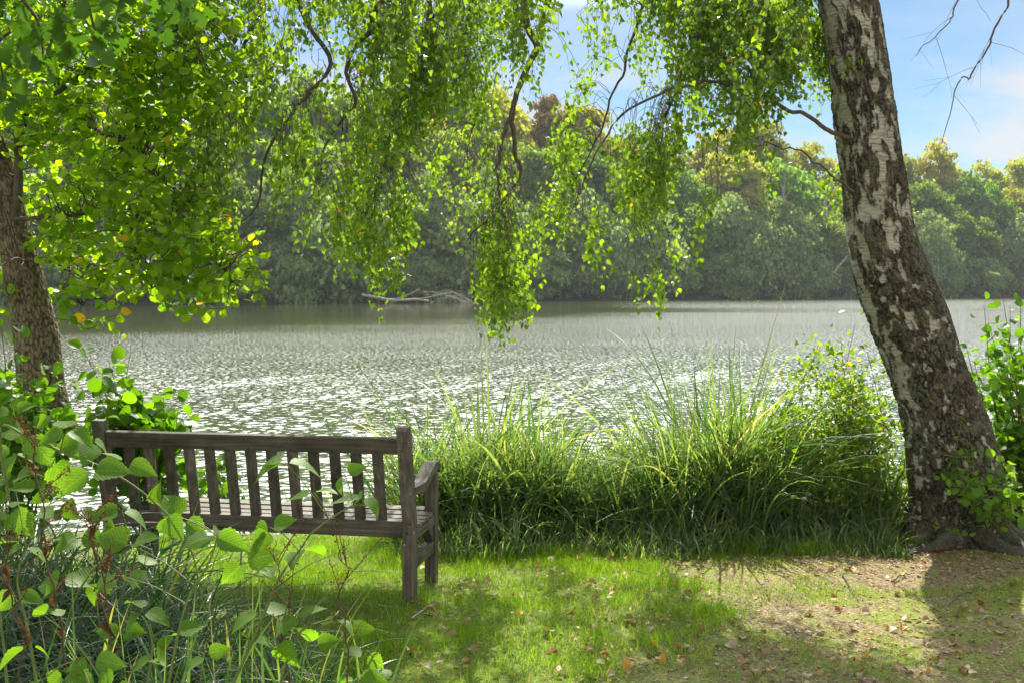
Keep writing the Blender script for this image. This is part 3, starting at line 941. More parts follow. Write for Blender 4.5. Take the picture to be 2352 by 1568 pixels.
branch_objs = []
for i, (L, r0) in enumerate(LIMBS):
    g = Geo()
    K = len(L)
    arc = np.linspace(0, 1, K)
    jit = (np.stack([fbm(np.c_[arc * 14, arc * 0 + i, arc * 0], 3, 91), arc * 0, fbm(np.c_[arc * 14, arc * 0 + i, arc * 0 + 5], 3, 93)], -1) - .5) * .07
    jit[:, 1] = 0
    jit[0] = 0
    Lj = L + jit * np.minimum(1, arc * 6)[:, None]
    tubes(g, [Lj], [r0 * (1 - arc) ** .8 + .0018], 8)
    if i == 12 or i == 13 or i == 14:     # bare twigs against the sky
        for q in range(6 if i == 12 else 4):
            s0 = rng.integers(22, K - 3)
            a = Lj[s0]
            dv = nrmz(np.array([rng.normal(0, 1), rng.normal(0, .5), -rng.uniform(.3, 1.3)]))
            Lt = rng.uniform(.1, .42)
            u = np.linspace(0, 1, 7)[:, None]
            tw = a + dv * u * Lt + np.array([0, 0, -1]) * u * u * Lt * .35 + rng.normal(0, .006, (7, 3)) * u
            tubes(g, [tw], [np.linspace(.0016, .0006, 7)], 4)
            for _ in range(2):
                k0 = rng.integers(2, 6)
                d2 = nrmz(dv + rng.normal(0, .6, 3) + np.array([0, 0, -.3]))
                tw2 = tw[k0] + d2 * u * Lt * .5
                tubes(g, [tw2], [np.linspace(.0009, .0005, 7)], 3)
    sel = np.where(own == i)[0] if i < 12 else []
    lg = Geo()
    if len(sel):
        st = TL[sel, 0]
        ax = L[np.minimum(K - 1, np.maximum(0, nl_[sel] % 60 - 3))]
        u = np.linspace(0, 1, 7)[None, :, None]
        a_ = ax[:, None]; b_ = st[:, None]
        cv = a_ + (b_ - a_) * u + np.array([0, 0, .12]) * np.sin(PI * u) + rng.normal(0, .008, (len(sel), 7, 3))
        cv[:, 0] = ax; cv[:, -1] = st
        dist = np.linalg.norm(st - ax, axis=1)
        ok = dist < .75
        if ok.any():
            tubes(g, cv[ok], np.repeat(np.linspace(.0024, .0014, 7)[None], ok.sum(), 0), 4)
        tubes(g, TL[sel], np.repeat(np.linspace(.0018, .0008, 7)[None], len(sel), 0), 3)
        leaves(lg, 'birch', Tp[sel].reshape(-1, 3), Td[sel].reshape(-1, 3), Tn[sel].reshape(-1, 3), Ts[sel].ravel())
    bo = g.build('branch', M_TWIG, birch, True, BIRCH_BASE)
    branch_objs.append(bo)
    if lg.n:
        lo = lg.build('leaves', M_BIRCH, bo, False, BIRCH_BASE)
branch_objs[12]['label'] = 'bare drooping twigs against the blue sky right of the trunk'

# the higher crown, above the photograph: it throws the dappled shade on the bank
up = Geo(); upt = Geo()
nU = 430
hz = rng.uniform(3.7, 9.0, nU)
hx = trunk_at(5.5)[0] + rng.normal(-.3, 1.9, nU)
hy = 8.0 + rng.normal(0, 1.5, nU)
keep = (fbm(np.stack([hx * 1.1, hy * 1.1, hz * 1.1], -1), 3, 101) > .55) & ((hz - CZ) / hy * F > HY + 60)
hx, hy, hz = hx[keep], hy[keep], hz[keep]
cU = len(hx)
U_ = hang_twigs(cU, hx / hy * F + CX, HY - (hz - CZ) / hy * F, hy, .044, (.3, .6), 16)
leaves(up, 'birch', U_[1].reshape(-1, 3), U_[2].reshape(-1, 3), U_[3].reshape(-1, 3), U_[4].ravel() * 1.15)
highl = []
for k in range(14):
    zt = 4.0 + k * .42
    a = trunk_at(zt)
    az = k * 2.4
    e_ = a + np.array([math.cos(az) * (2.4 - k * .1), math.sin(az) * (1.8 - k * .07), .5])
    hl_ = catmull([a, a * .6 + e_ * .4 + np.array([0, 0, .4]), e_, e_ + np.array([math.cos(az) * .3, 0, -.5])], 16)
    highl.append(hl_)
    tubes(upt, [hl_], [np.linspace(.03, .003, 16)], 6)
highl = np.concatenate(highl)
st = U_[0][:, 0]
nh = highl[np.argmin(((st[:, None] - highl[None]) ** 2).sum(-1), 1)]
u = np.linspace(0, 1, 8)[None, :, None]
cv = nh[:, None] + (st - nh)[:, None] * u + np.array([0, 0, .2]) * np.sin(PI * u)
tubes(upt, np.concatenate([cv, U_[0][:, 1:]], 1), np.repeat(np.linspace(.006, .001, 14)[None], cU, 0), 3)
ub = upt.build('branch', M_TWIG, birch, True, BIRCH_BASE)
up.build('leaves', M_BIRCH, ub, False, BIRCH_BASE)
tw = Geo()      # a few leaves on a twig in front of the trunk
a = P(1945, 150, 7.25)
n = 12
leaves(tw, 'birch', a + rng.normal(0, .04, (n, 3)) * np.array([1.4, .5, 1]), rdir(n, -1.2), rdir(n), .045)
tb = Geo(); tubes(tb, [catmull([P(1905, 120, 7.4), P(1930, 130, 7.27), a], 8)], [np.linspace(.003, .001, 8)], 4)
bo = tb.build('branch', M_TWIG, birch, True, BIRCH_BASE)
tw.build('leaves', M_BIRCH, bo, False, BIRCH_BASE)

# ------------------------------------------------------------------ left tree (alder) with round leaves
M_ALDERB = plain('alder_bark', (.055, .045, .033), (.20, .17, .13), 14, .85, .9, .012, (2.2, 2.2, .7))
YA = 6.6
AC = [P(122, 1030, YA), P(110, 965, YA), P(95, 895, YA), P(86, 790, YA), P(65, 685, YA), P(32, 530, YA), P(4, 400, YA), P(-30, 300, YA), P(-80, 150, YA), P(-130, 0, YA + .1), P(-170, -200, YA + .2), P(-190, -420, YA + .3)]
AR = [66, 58, 52, 50, 46, 37, 30, 28, 24, 20, 15, 6]
AR = [r_ / F * YA for r_ in AR]
def alder_disp(D, H, TH, r):
    q = np.stack([D[..., 0] * .14, D[..., 1] * .14, H], -1)
    e1, cid = voro((q + .02 * fbm(q * 12, 2, 7)[..., None]) * np.array([46, 46, 17.0]), 151)
    crack = 1 - sm(.02, .22, e1)
    off = .012 * (fbm(q * 9, 3, 161) - .5) - crack * .006 + .004 * (fbm(q * 60, 2, 163) - .5) + .03 * sm(.3, 0, H) * np.maximum(0, np.sin(TH * 4))
    return off, np.stack([crack * 0 + 1, crack, cid], -1)
V, f, at, AL, _ = trunk_mesh(AC, AR, 420, 150, alder_disp)
ABASE = AC[0]
alder = empty('alder_tree', ABASE)
tag(alder, 'slim brown-barked tree at the left edge with round bright green leaves', 'tree')
m, t = mat('alder_trunk_bark')
a1 = N(t, 'ShaderNodeAttribute', attribute_name='luv')
s1 = N(t, 'ShaderNodeSeparateXYZ', {0: a1.outputs['Vector']})
tcn = N(t, 'ShaderNodeTexCoord')
fin = N(t, 'ShaderNodeTexNoise', {'Vector': tcn.outputs['Object'], 'Scale': 50.0, 'Detail': 5.0, 'Roughness': .7})
big = N(t, 'ShaderNodeTexNoise', {'Vector': tcn.outputs['Object'], 'Scale': 4.0, 'Detail': 4.0})
c = ramp(t, fin.outputs[0], [(.3, (.10, .08, .055)), (.7, (.26, .215, .155))])
c = mixc(t, .8, c, ramp(t, s1.outputs[2], [(0, (.8, .75, .7)), (1, (1.25, 1.2, 1.15))]), 'MULTIPLY')
c = mixc(t, ramp(t, big.outputs[0], [(.5, (0, 0, 0)), (.65, (.45, .45, .45))]), c, (.17, .18, .10))
c = mixc(t, s1.outputs[1], c, (.045, .034, .024))
b = N(t, 'ShaderNodeBump', {'Strength': .6, 'Distance': .004, 'Height': fin.outputs[0]})
pb = N(t, 'ShaderNodeBsdfPrincipled', {'Base Color': c, 'Roughness': .85, 'Specular IOR Level': .2, 'Normal': b.outputs[0]})
N(t, 'ShaderNodeOutputMaterial', {0: pb.outputs[0]})
make('trunk', V.reshape(-1, 3), [f], m, alder, True, {'luv': ('FLOAT_VECTOR', at.reshape(-1, 3))}, ABASE)
ALIMB = [
    ([(28, 520), (42, 430), (42, 340), (38, 270), (30, 180), (10, 60), (-20, -80)], 6.55, 6.5, .034),
    ([(44, 345), (62, 262), (92, 238), (150, 200), (215, 168), (270, 140), (330, 112), (356, 104), (420, 60), (480, 10)], 6.52, 6.1, .019),
    ([(92, 238), (150, 252), (226, 300), (300, 342), (352, 400), (400, 440), (430, 500)], 6.45, 6.0, .011),
    ([(36, 505), (90, 500), (150, 497), (220, 490), (290, 512), (350, 500), (410, 505), (440, 530), (480, 590), (520, 625), (548, 655)], 6.5, 5.6, .013),
    ([(-30, 120), (30, 60), (60, 20), (100, -40)], 6.4, 6.0, .016),
    ([(-60, 200), (20, 150), (60, 90), (120, 40), (170, -20)], 6.5, 5.7, .014),
    ([(60, 600), (120, 600), (180, 640), (230, 650), (190, 700)], 6.5, 6.1, .008),
    ([(300, 520), (310, 570), (340, 620), (350, 660)], 6.1, 6.0, .005),
]
AMAP = """
6666666666430
6666666666420
6666666666531
6666666666531
6666666666641
5666666666520
4556666666300
3345666665200
2335666653100
3235666665300
3234666665410
3123566666620
3112566666642
2012443455553
2002321124431
1001210000000
""".split()
cells, wts = [], []
for r_, row in enumerate(AMAP):
    for c_, ch in enumerate(row):
        if ch != '0':
            cells.append((-50 + c_ * 50, -50 + r_ * 50)); wts.append(float(ch) ** 1.3)
# the crown goes on outside the frame
for r_ in range(-9, 13):
    for c_ in range(-7, 0):
        cells.append((-50 + c_ * 50, r_ * 50)); wts.append(1.2)
for r_ in range(-9, 0):
    for c_ in range(0, 11):
        cells.append((-50 + c_ * 50, -50 + r_ * 50)); wts.append(1.2)
cells = np.array(cells, float); wts = np.array(wts); wts /= wts.sum()
def sprays(n, cx, cy, Y, leaf, per, L=(.15, .3)):
    ctrp = np.stack([(cx - CX) / F * Y, Y, CZ - (cy - HY) / F * Y], -1)
    dv = rng.normal(0, 1, (n, 3)) * np.array([1, .8, .3]) + np.array([.35, -.1, -.15])
    dv = nrmz(dv)
    ln = rng.uniform(*L, n)
    K = 6
    u = np.linspace(0, 1, K)
    lines = ctrp[:, None] + dv[:, None] * ((u - .5)[None, :, None] * ln[:, None, None]) + np.array([0, 0, -1]) * (u * u)[None, :, None] * ln[:, None, None] * .3
    lines += rng.normal(0, .004, lines.shape)
    s = (np.arange(per)[None] + rng.uniform(0, 1, (n, per))) / per * (K - 1.001)
    i = s.astype(int); fr = (s - i)[..., None]; bi = np.arange(n)[:, None]
    pos = lines[bi, i] * (1 - fr) + lines[bi, i + 1] * fr
    sd2 = nrmz(np.cross(dv, np.array([0, 0, 1.])))[:, None] * np.where(np.arange(per) % 2 == 0, 1, -1)[None, :, None]
    d = dv[:, None] * .5 + sd2 * .9 + rng.normal(0, .45, (n, per, 3)) + np.array([0, 0, -.35])
    nm = np.array([0, -.15, .7]) + rng.normal(0, .75, (n, per, 3))
    return lines, pos + nrmz(d) * leaf * .2, d, nm, leaf * rng.uniform(.42, 1.22, (n, per))
NA = 1000
pick = rng.choice(len(cells), NA, p=wts)
ax_ = cells[pick, 0] + rng.uniform(-4, 54, NA); ay_ = cells[pick, 1] + rng.uniform(-4, 54, NA)
ALs = [line_px(p_, a_, b_, 40) for p_, a_, b_, _ in ALIMB]
AP = np.concatenate(ALs); AI = np.concatenate([np.full(40, i) for i in range(len(ALs))])
apx = AP[:, 0] / AP[:, 1] * F + CX; apy = HY - (AP[:, 2] - CZ) / AP[:, 1] * F
an = np.argmin((ax_[:, None] - apx) ** 2 + (ay_[:, None] - apy) ** 2, 1)
AY = np.clip(AP[an, 1] + rng.normal(0, .26, NA), 5.0, 7.6)
over_trunk = (ax_ < 150) & (ay_ > 330) & (np.abs(ax_ - np.interp(ay_, [330, 530, 685, 790], [0, 32, 65, 86])) < 60)
AY = np.where(over_trunk, rng.uniform(6.8, 7.8, NA), AY)
XA = sprays(NA, ax_, ay_, AY, .055, 10)
for i, L in enumerate(ALs):
    g = Geo()
    tubes(g, [L + rng.normal(0, .003, L.shape)], [np.linspace(ALIMB[i][3], .0025, 40)], 8)
    sel = np.where(AI[an] == i)[0]
    lg = Geo()
    if len(sel):
        st = XA[0][sel, 0]; ax0 = AP[an[sel]]
        u = np.linspace(0, 1, 7)[None, :, None]
        cv = ax0[:, None] + (st - ax0)[:, None] * u + rng.normal(0, .006, (len(sel), 7, 3)) + np.array([0, 0, .05]) * np.sin(PI * u)
        ok = np.linalg.norm(st - ax0, axis=1) < 1.3
        tubes(g, cv[ok], np.repeat(np.linspace(.004, .002, 7)[None], ok.sum(), 0), 4)
        tubes(g, XA[0][sel], np.repeat(np.linspace(.002, .001, 6)[None], len(sel), 0), 3)
        leaves(lg, 'alder', XA[1][sel].reshape(-1, 3), XA[2][sel].reshape(-1, 3), XA[3][sel].reshape(-1, 3), XA[4][sel].ravel())
    bo = g.build('branch', M_TWIG, alder, True, ABASE)
    if lg.n: lg.build('leaves', M_ALDER, bo, False, ABASE)

# ------------------------------------------------------------------ oak bough overhanging the top left
ob_ = P(-120, -160, 3.9)
oak = empty('oak_bough', ob_)
tag(oak, 'bough with lobed oak leaves hanging into the top left corner', 'branch')
g = Geo(); lg = Geo()
OL = [[(-120, -160), (0, -60), (60, 10), (90, 60), (100, 140)], [(-120, -160), (60, -80), (180, -20), (215, 60), (225, 130)], [(-120, -160), (100, -110), (300, -60), (400, -10), (440, 60)], [(60, -80), (150, -60), (330, -20), (350, 60)], [(-120, -160), (-60, 0), (-10, 100), (10, 200)]]
for k, p_ in enumerate(OL):
    L = line_px(p_, 3.9, 4.1 + .15 * k, 30)
    tubes(g, [L], [np.linspace(.012, .002, 30)], 7)
    nn_ = 30
    s = rng.integers(8, 30, nn_)
    pos = L[s] + rng.normal(0, .06, (nn_, 3)) * np.array([1.3, 1, .9])
    leaves(lg, 'oak', pos, rdir(nn_, -.9, .9), rng.normal(0, .8, (nn_, 3)) + np.array([0, -.5, .6]), rng.uniform(.07, .11, nn_), wid=.95)
o_ = g.build('branch', M_TWIG, oak, True, ob_)
lg.build('leaves', M_OAK, oak, False, ob_)

# ------------------------------------------------------------------ sedges along the water's edge
def blades(g, base, h, wd, lean, droopf, K=8):
    n = len(base)
    az = rng.uniform(0, 2 * PI, n)
    out = np.stack([np.cos(az), np.sin(az), az * 0], -1)
    u = np.linspace(0, 1, K)[None, :, None]
    hh_ = h[:, None, None]
    ln = lean[:, None, None]; dr = droopf[:, None, None]
    L = base[:, None] + out[:, None] * hh_ * (ln * u + dr * u ** 2.4) + np.array([0, 0, 1.0]) * hh_ * (u - dr * .62 * u ** 3)
    L = L + (rng.normal(0, .012, (n, 1, 3)) * u * u)
    W = wd[:, None] * np.array([(1 - t_ ** 2.2) * .95 + .05 for t_ in np.linspace(0, 1, K)])[None] * np.linspace(.85, 1.0, K)[None]
    side = nrmz(np.cross(out, np.array([0, 0, 1.])) + rng.normal(0, .5, (n, 3)))
    ribbons(g, L, W, side, .22)

SEDGE = [  # centre px, front y, depth, radius, height, count, label
    (1040, 8.35, .30, .94, 620, 'dense arching sedge clump just right of the bench'),
    (1125, 8.45, .30, 1.16, 800, 'tall upright dark sedge clump, second from the bench'),
    (1200, 8.3, .24, .98, 520, 'tall sedge clump with grey arching blades, third from the bench'),
    (1290, 8.5, .34, .66, 620, 'low tangled sedge clump behind the lawn, fourth from the bench'),
    (1385, 8.4, .34, .62, 650, 'arching sedge clump in the middle of the bank, fifth from the bench'),
    (1480, 8.4, .34, .70, 650, 'bright sedge clump in the middle of the bank, sixth from the bench'),
    (1570, 8.3, .30, .90, 620, 'bright leaning sedge clump, seventh from the bench'),
    (1645, 8.3, .22, 1.2, 560, 'tallest bright green sedge tuft standing above the lake'),
    (1730, 8.2, .26, .86, 520, 'dark upright sedge clump right of the tallest tuft'),
    (1820, 8.0, .30, .58, 560, 'lower sedge clump left of the small-leaved shrub'),
    (1920, 8.0, .30, .66, 520, 'sedge clump below the small-leaved shrub'),
    (2020, 8.2, .26, .60, 380, 'shaded sedge clump beside the birch foot'),
    (2280, 8.6, .34, .85, 420, 'pale sedge clump behind the birch at the right edge'),
    (700, 8.9, .30, .42, 260, 'short sedge seen between the bench slats'),
    (880, 8.7, .22, .55, 300, 'sedge clump growing behind the right end of the bench'),
]
for cxp, Y, rr, hh_, cnt, lab in SEDGE:
    if 1000 < cxp < 1800:
        Y -= .38; hh_ *= .93; rr *= 1.12; cnt *= 1.15
    X0 = (cxp - CX) / F * Y
    o3 = np.array([X0, Y, float(ground_z(X0, Y))])
    g = Geo()
    cnt = int(cnt * .8)
    r_ = rr * np.sqrt(rng.random(cnt)) * 1.25; a_ = rng.uniform(0, 2 * PI, cnt)
    bx = X0 + r_ * np.cos(a_); by = Y + r_ * np.sin(a_) * .8
    base = np.stack([bx, by, ground_z(bx, by)], -1)
    k_ = rng.random(cnt)
    tuft = vnoise(np.stack([bx * 7, by * 5, bx * 0], -1), 77)
    h = hh_ * (.36 + .90 * k_) * (.62 + .75 * tuft ** 1.3) - base[:, 2] * .5
    blades(g, base, h, rng.uniform(.012, .030, cnt), rng.uniform(0, .6, cnt), rng.uniform(0, .95, cnt) * (1.2 - k_ * .75), 9)
    tag(g.build('sedge_clump', M_SEDGE, None, False, o3), lab, 'sedge', 'sedge clumps along the water edge')
# arching skirt of shorter grass in front of the sedges
g = Geo()
n = 4600
bx = rng.uniform(-.75, 2.5, n); by = rng.uniform(7.05, 8.2, n) + .12 * np.sin(bx * 5)
base = np.stack([bx, by, ground_z(bx, by)], -1)
tf = vnoise(np.stack([bx * 3.3, by * 3.3, bx * 0], -1), 78)
blades(g, base, rng.uniform(.15, .62, n) * np.interp(by, [7.05, 7.5, 7.9], [.3, .8, 1.15]) * (.45 + .9 * tf) * np.where(bx > 1.6, .6, 1), rng.uniform(.008, .018, n), rng.uniform(.05, .5, n), rng.uniform(.05, .6, n), 7)
tag(g.build('bank_grass', M_SEDGE, None), 'arching tufts of coarse grass in front of the sedges', 'grass', kind='stuff')

# ------------------------------------------------------------------ lawn
g = Geo()
def lawn(n, x0, x1, y0, y1, hmin, hmax, fn, wmin=.0022, wmax=.0042):
    x = rng.uniform(x0, x1, n); y = rng.uniform(y0, y1, n)
    k = rng.random(n) < fn(x, y)
    x, y = x[k], y[k]; n = len(x)
    clump = fbm(np.stack([x * 5, y * 5, x * 0], -1), 3, 201)
    h = rng.uniform(hmin, hmax, n) * (.3 + 2.6 * clump ** 2)
    base = np.stack([x, y, ground_z(x, y) - .004], -1)
    blades(g, base, h, rng.uniform(wmin, wmax, n), rng.uniform(0, .5, n), rng.uniform(0, .5, n), 4)
def lush(x, y):
    edge = np.interp(y, [4.4, 5.0, 5.8, 6.6, 7.4], [.62, .75, .95, .9, .75])
    nz_ = fbm(np.stack([x * 1.7, y * 1.7, x * 0], -1), 4, 211)
    core = sm(.28, -.25, x - edge + (nz_ - .5) * 1.4)
    bare = sm(.62, .50, fbm(np.stack([x * 2.4, y * 2.4, x * 0 + 2], -1), 3, 221))
    under = 1 - .6 * sm(.5, 0, np.abs(y - 5.7) - .25) * sm(-.45, -.8, x)
    return np.clip(core * (.5 + .5 * bare) * under + .035, 0, 1)
def sparse(x, y):
    nz_ = fbm(np.stack([x * 2.0, y * 2.0, x * 0 + 7], -1), 4, 231)
    return sm(.50, .62, nz_)
lawn(150000, -2.6, 1.8, 4.3, 8.0, .022, .06, lush)
lawn(60000, .3, 4.3, 4.3, 7.8, .010, .032, sparse)
lawn(40000, -1.0, 2.2, 6.9, 8.0, .03, .09, lambda x, y: sm(6.9, 7.7, y) * .8)
tag(g.build('grass', M_GRASS, None), 'short sunlit lawn grass with bare patches', 'grass', kind='stuff')

# tussocks on the bare right-hand side
for k, (px, py, lab) in enumerate([(1860, 1262, 'bright grass tuft at the edge of the bare ground below the sedges'), (1432, 1362, 'dark broad-bladed tuft in the middle of the lawn'), (1660, 1420, 'small grass tuft at the edge of the leaf litter'), (2100, 1240, 'thin grass tuft at the birch foot')]):
    Y = CZ * F / (py - HY); X0 = (px - CX) / F * Y
    o3 = np.array([X0, Y, float(ground_z(X0, Y))]); g = Geo(); n = 150 if k != 1 else 90
    b0 = o3 + rng.normal(0, .045, (n, 3)) * np.array([1.6, 1, 0])
    blades(g, b0, rng.uniform(.05, .14, n) * (.6 if k in (1, 2) else 1), rng.uniform(.003, .006, n), rng.uniform(.1, .7, n), rng.uniform(0, .6, n), 6)
    tag(g.build('grass_tuft', M_GRASS if k != 1 else M_SEDGE, None, False, o3), lab, 'grass tuft', 'grass tufts on the bank')

# ------------------------------------------------------------------ litter
g = Geo()
n = 22000
x = np.concatenate([rng.uniform(.2, 4.2, int(n * .8)), rng.uniform(-2.4, .8, n - int(n * .8))]); y = rng.uniform(4.3, 8.0, n)
k = rng.random(n) < np.where(x > .9, .45 + .55 * sm(6.2, 7.4, y), .35)
x, y = x[k], y[k]; n = len(x)
pos = np.stack([x, y, ground_z(x, y) + rng.uniform(.001, .010, n)], -1)
leaves(g, 'birch', pos, rng.normal(0, 1, (n, 3)) * np.array([1, 1, .15]), np.array([0, 0, 1.]) + rng.normal(0, .4, (n, 3)), rng.uniform(.007, .020, n) * np.where(rng.random(n) < .12, 1.9, 1), 1.5)
n = 3500      # straw and bud scales
x = rng.uniform(-.6, 4.0, n); y = rng.uniform(4.4, 8, n)
leaves(g, 'clump', np.stack([x, y, ground_z(x, y) + .006], -1), rng.normal(0, 1, (n, 3)) * np.array([1, 1, .1]), np.tile([0, 0, 1.], (n, 1)), rng.uniform(.02, .05, n), wid=.06)
M_LIT = leaf_mat('leaf_litter', [(.09, .055, .03), (.22, .13, .07), (.40, .28, .15), (.56, .44, .28), (.34, .15, .05)], .15, (1.2, 1, .7), .7, .25)
tag(g.build('leaf_litter', M_LIT, None), 'brown crumbled leaf litter and straw on the bare ground', 'litter', kind='stuff')

kinds = [('tan fallen birch leaf lying on the ground', 0), ('yellow fallen birch leaf lying on the ground', 1), ('rusty orange fallen leaf lying on the ground', 2), ('pale dry fallen leaf lying on the ground', 3)]
protos = {}
for i in range(290):
    if i < 205:
        px, py = rng.uniform(1350, 2340), 1255 + 305 * rng.random() ** .8
    else:
        px, py = rng.uniform(930, 1450), rng.uniform(1235, 1560)
    kd = int(rng.choice(4, p=[.40, .20, .10, .30]))
    Y = CZ * F / (py - HY); X0 = (px - CX) / F * Y
    zg = float(ground_z(X0, Y))
    Y = (CZ - zg) * F / (py - HY); X0 = (px - CX) / F * Y; zg = float(ground_z(X0, Y))
    var = int(rng.integers(3))
    if (kd, var) not in protos:
        g = Geo()
        leaves(g, 'alder' if var else 'birch', np.array([[0, -.022, 0]]), np.array([[0, 1., 0]]), np.array([[0, 0, 1.]]), .046 + .006 * var, 2.2, wid=.95)
        o_ = g.build('fallen_leaf', LITTER[kd])
        protos[(kd, var)] = o_
    else:
        o_ = protos[(kd, var)].copy()
        COL.objects.link(o_)
    grassy = px < 1450
    o_.location = (X0, Y, zg + (.024 if grassy else .012))
    o_.rotation_euler = (rng.normal(0, .3), rng.normal(0, .3), rng.uniform(0, 6.28))
    s_ = rng.uniform(.42, .98)
    o_.scale = (s_, s_, s_)
    tag(o_, kinds[kd][0], 'leaf', 'fallen leaves on the bank')

# sticks on the ground
for k, (p0, p1, Yk) in enumerate([((945, 1425), (1035, 1378), 0), ((1945, 1268), (2010, 1262), 0), ((2050, 1340), (2095, 1322), 0), ((1440, 1315), (1500, 1330), 0), ((700, 1320), (915, 1318), 0), ((2235, 1365), (2180, 1395), 0), ((1935, 1322), (1970, 1382), 0)]):
    ends = []
    for px, py in (p0, p1):
        Y = CZ * F / (py - HY); X0 = (px - CX) / F * Y; zg = float(ground_z(X0, Y)); Y = (CZ - zg) * F / (py - HY); X0 = (px - CX) / F * Y
        ends.append(np.array([X0, Y, float(ground_z(X0, Y)) + .012]))
    md = (ends[0] + ends[1]) / 2 + np.array([0, .03, .008])
    g = Geo(); tubes(g, [catmull([ends[0], md, ends[1]], 12) + rng.normal(0, .002, (12, 3))], [np.linspace(.005, .0022, 12)], 6)
    lab = ['pale curved stick on the lawn right of the bench', 'thin dark stick below the birch foot', 'short dark stick on the bare ground below the birch', 'thin stick on the lawn edge', 'long straight stick on the ground beneath the bench', 'short thick stick among fallen leaves at the right', 'thin bent twig on the bare ground'][k]
    tag(g.build('stick', M_SNAG if k in (0, 4) else M_TWIG, None, True, ends[0]), lab, 'stick', 'sticks on the bank')

# ------------------------------------------------------------------ shrubs
def shrub(name, base, tips, leafkind, mt, size, per, label, cat, r0=.006, jit=.05, stem_m=None, parent_cat=None, spread=.03, sub=2, gl=1.0):
    root = empty(name, base)
    tag(root, label, cat)
    g = Geo(); lg = Geo()
    base = np.asarray(base, float)
    for tp in tips:
        tp = np.asarray(tp, float)
        b0 = base + rng.normal(0, 1, 3) * np.array([spread, spread * .6, 0])
        mid = b0 * .45 + tp * .55 + rng.normal(0, .05, 3) + np.array([0, 0, .08])
        L = catmull([b0, mid, tp], 16)
        tubes(g, [L], [np.linspace(r0, .0012, 16)], 6)
        lines = [L]
        for _ in range(sub):
            s0 = rng.integers(5, 13)
            e_ = L[s0] + nrmz(rng.normal(0, 1, 3) + np.array([0, 0, .3])) * rng.uniform(.1, .28)
            l2 = catmull([L[s0], (L[s0] + e_) / 2 + np.array([0, 0, .02]), e_], 16)
            tubes(g, [l2], [np.linspace(r0 * .4, .0008, 16)], 4)
            lines.append(l2)
        for l_ in lines:
            s = rng.integers(5 if l_ is L else 2, 16, per)
            pos = l_[s] + rng.normal(0, jit, (per, 3))
            d = rdir(per, -.1, .8)
            nm = rng.normal(0, .6, (per, 3)) + np.array([0, -.1, 1.0])
            leaves(lg, leafkind, pos, d, nm, size * rng.uniform(.6, 1.15, per), gl)
    g.build('stem', stem_m or M_TWIG, root, True, base)
    lg.build('leaves', mt, root, False, base)
    return root

# small-leaved shrub beside the birch
bs = np.array([2.25, 8.0, float(ground_z(2.25, 8.0))])
tips = [P(1832, 830, 8.0), P(1880, 790, 7.9), P(1930, 775, 8.1), P(1965, 740, 8.2), P(1990, 800, 8.3), P(1900, 850, 7.8), P(1850, 900, 7.7), P(1800, 940, 7.6), P(1780, 985, 7.6), P(1830, 990, 7.8), P(1950, 860, 8.2), P(2000, 880, 8.3), P(1900, 930, 8.0), P(1960, 940, 8.1), P(2020, 950, 8.1), P(1870, 1020, 7.7), P(1980, 1020, 7.8), P(1930, 1060, 7.7), P(2030, 1060, 7.75), P(1850, 960, 8.1), P(1790, 1020, 7.7), P(1810, 1080, 7.6), P(1770, 940, 7.8), P(1840, 870, 7.8), P(1940, 820, 8.0), P(1870, 830, 8.1)]
shrub('birch_shrub', bs, tips, 'birch', M_SHRUB, .045, 36, 'small-leaved yellow-green shrub leaning out from beside the birch trunk', 'shrub', .006, .075, spread=.42, sub=5)
# broad leaves at the right edge
bs = np.array([3.72, 8.3, float(ground_z(3.72, 8.3))])
tips = [P(2215, 780, 7.9), P(2260, 700, 8.0), P(2300, 660, 8.1), P(2345, 640, 8.1), P(2240, 840, 7.9), P(2300, 780, 8.0), P(2340, 740, 8.2), P(2280, 880, 8.0), P(2330, 860, 8.1), P(2310, 940, 8.1), P(2380, 700, 8.2), P(2400, 820, 8.1), P(2370, 930, 8.0), P(2270, 960, 8.2), P(2420, 640, 8.3), P(2350, 1000, 8.1), P(2300, 1020, 8.3), P(2290, 840, 7.8), P(2320, 900, 7.9), P(2250, 900, 8.2), P(2345, 960, 7.9), P(2270, 740, 8.0), P(2320, 700, 7.9), P(2350, 800, 7.8), P(2300, 980, 8.4), P(2340, 1050, 8.2), P(2330, 850, 7.7)]
shrub('alder_shrub', bs, tips, 'alder', M_SAPL, .07, 11, 'young broad-leaved shrub at the right edge in front of the water', 'shrub', .008, .07, sub=2)
# bramble and ivy at the foot of the birch
for bx, tps, lab in [
    (P(2300, 1215, 7.2), [P(2190, 1085, 7.1), P(2240, 1110, 7.0), P(2290, 1095, 7.1), P(2340, 1090, 7.2), P(2180, 1150, 7.0), P(2230, 1165, 6.9), P(2300, 1150, 7.0), P(2350, 1130, 7.2), P(2260, 1200, 7.0), P(2380, 1160, 7.2), P(2210, 1120, 6.9), P(2320, 1120, 6.9), P(2345, 1180, 6.9), P(2170, 1110, 7.0), P(2280, 1130, 6.8), P(2310, 1200, 6.9)], 'leafy bramble spreading over the dark birch foot at the right edge'),
    (P(2240, 1180, 7.22), [P(2200, 1050, 7.25), P(2225, 1000, 7.3), P(2210, 960, 7.3), P(2190, 1100, 7.2)], 'thin ivy climbing the right side of the birch trunk')]:
    shrub('bramble' if 'bramble' in lab else 'ivy', bx, tps, 'alder', M_SAPL if 'ivy' in lab else M_BIG, .055 if 'bramble' in lab else .04, 7, lab, 'bramble' if 'bramble' in lab else 'ivy', .003, .04, M_STEM, sub=1)
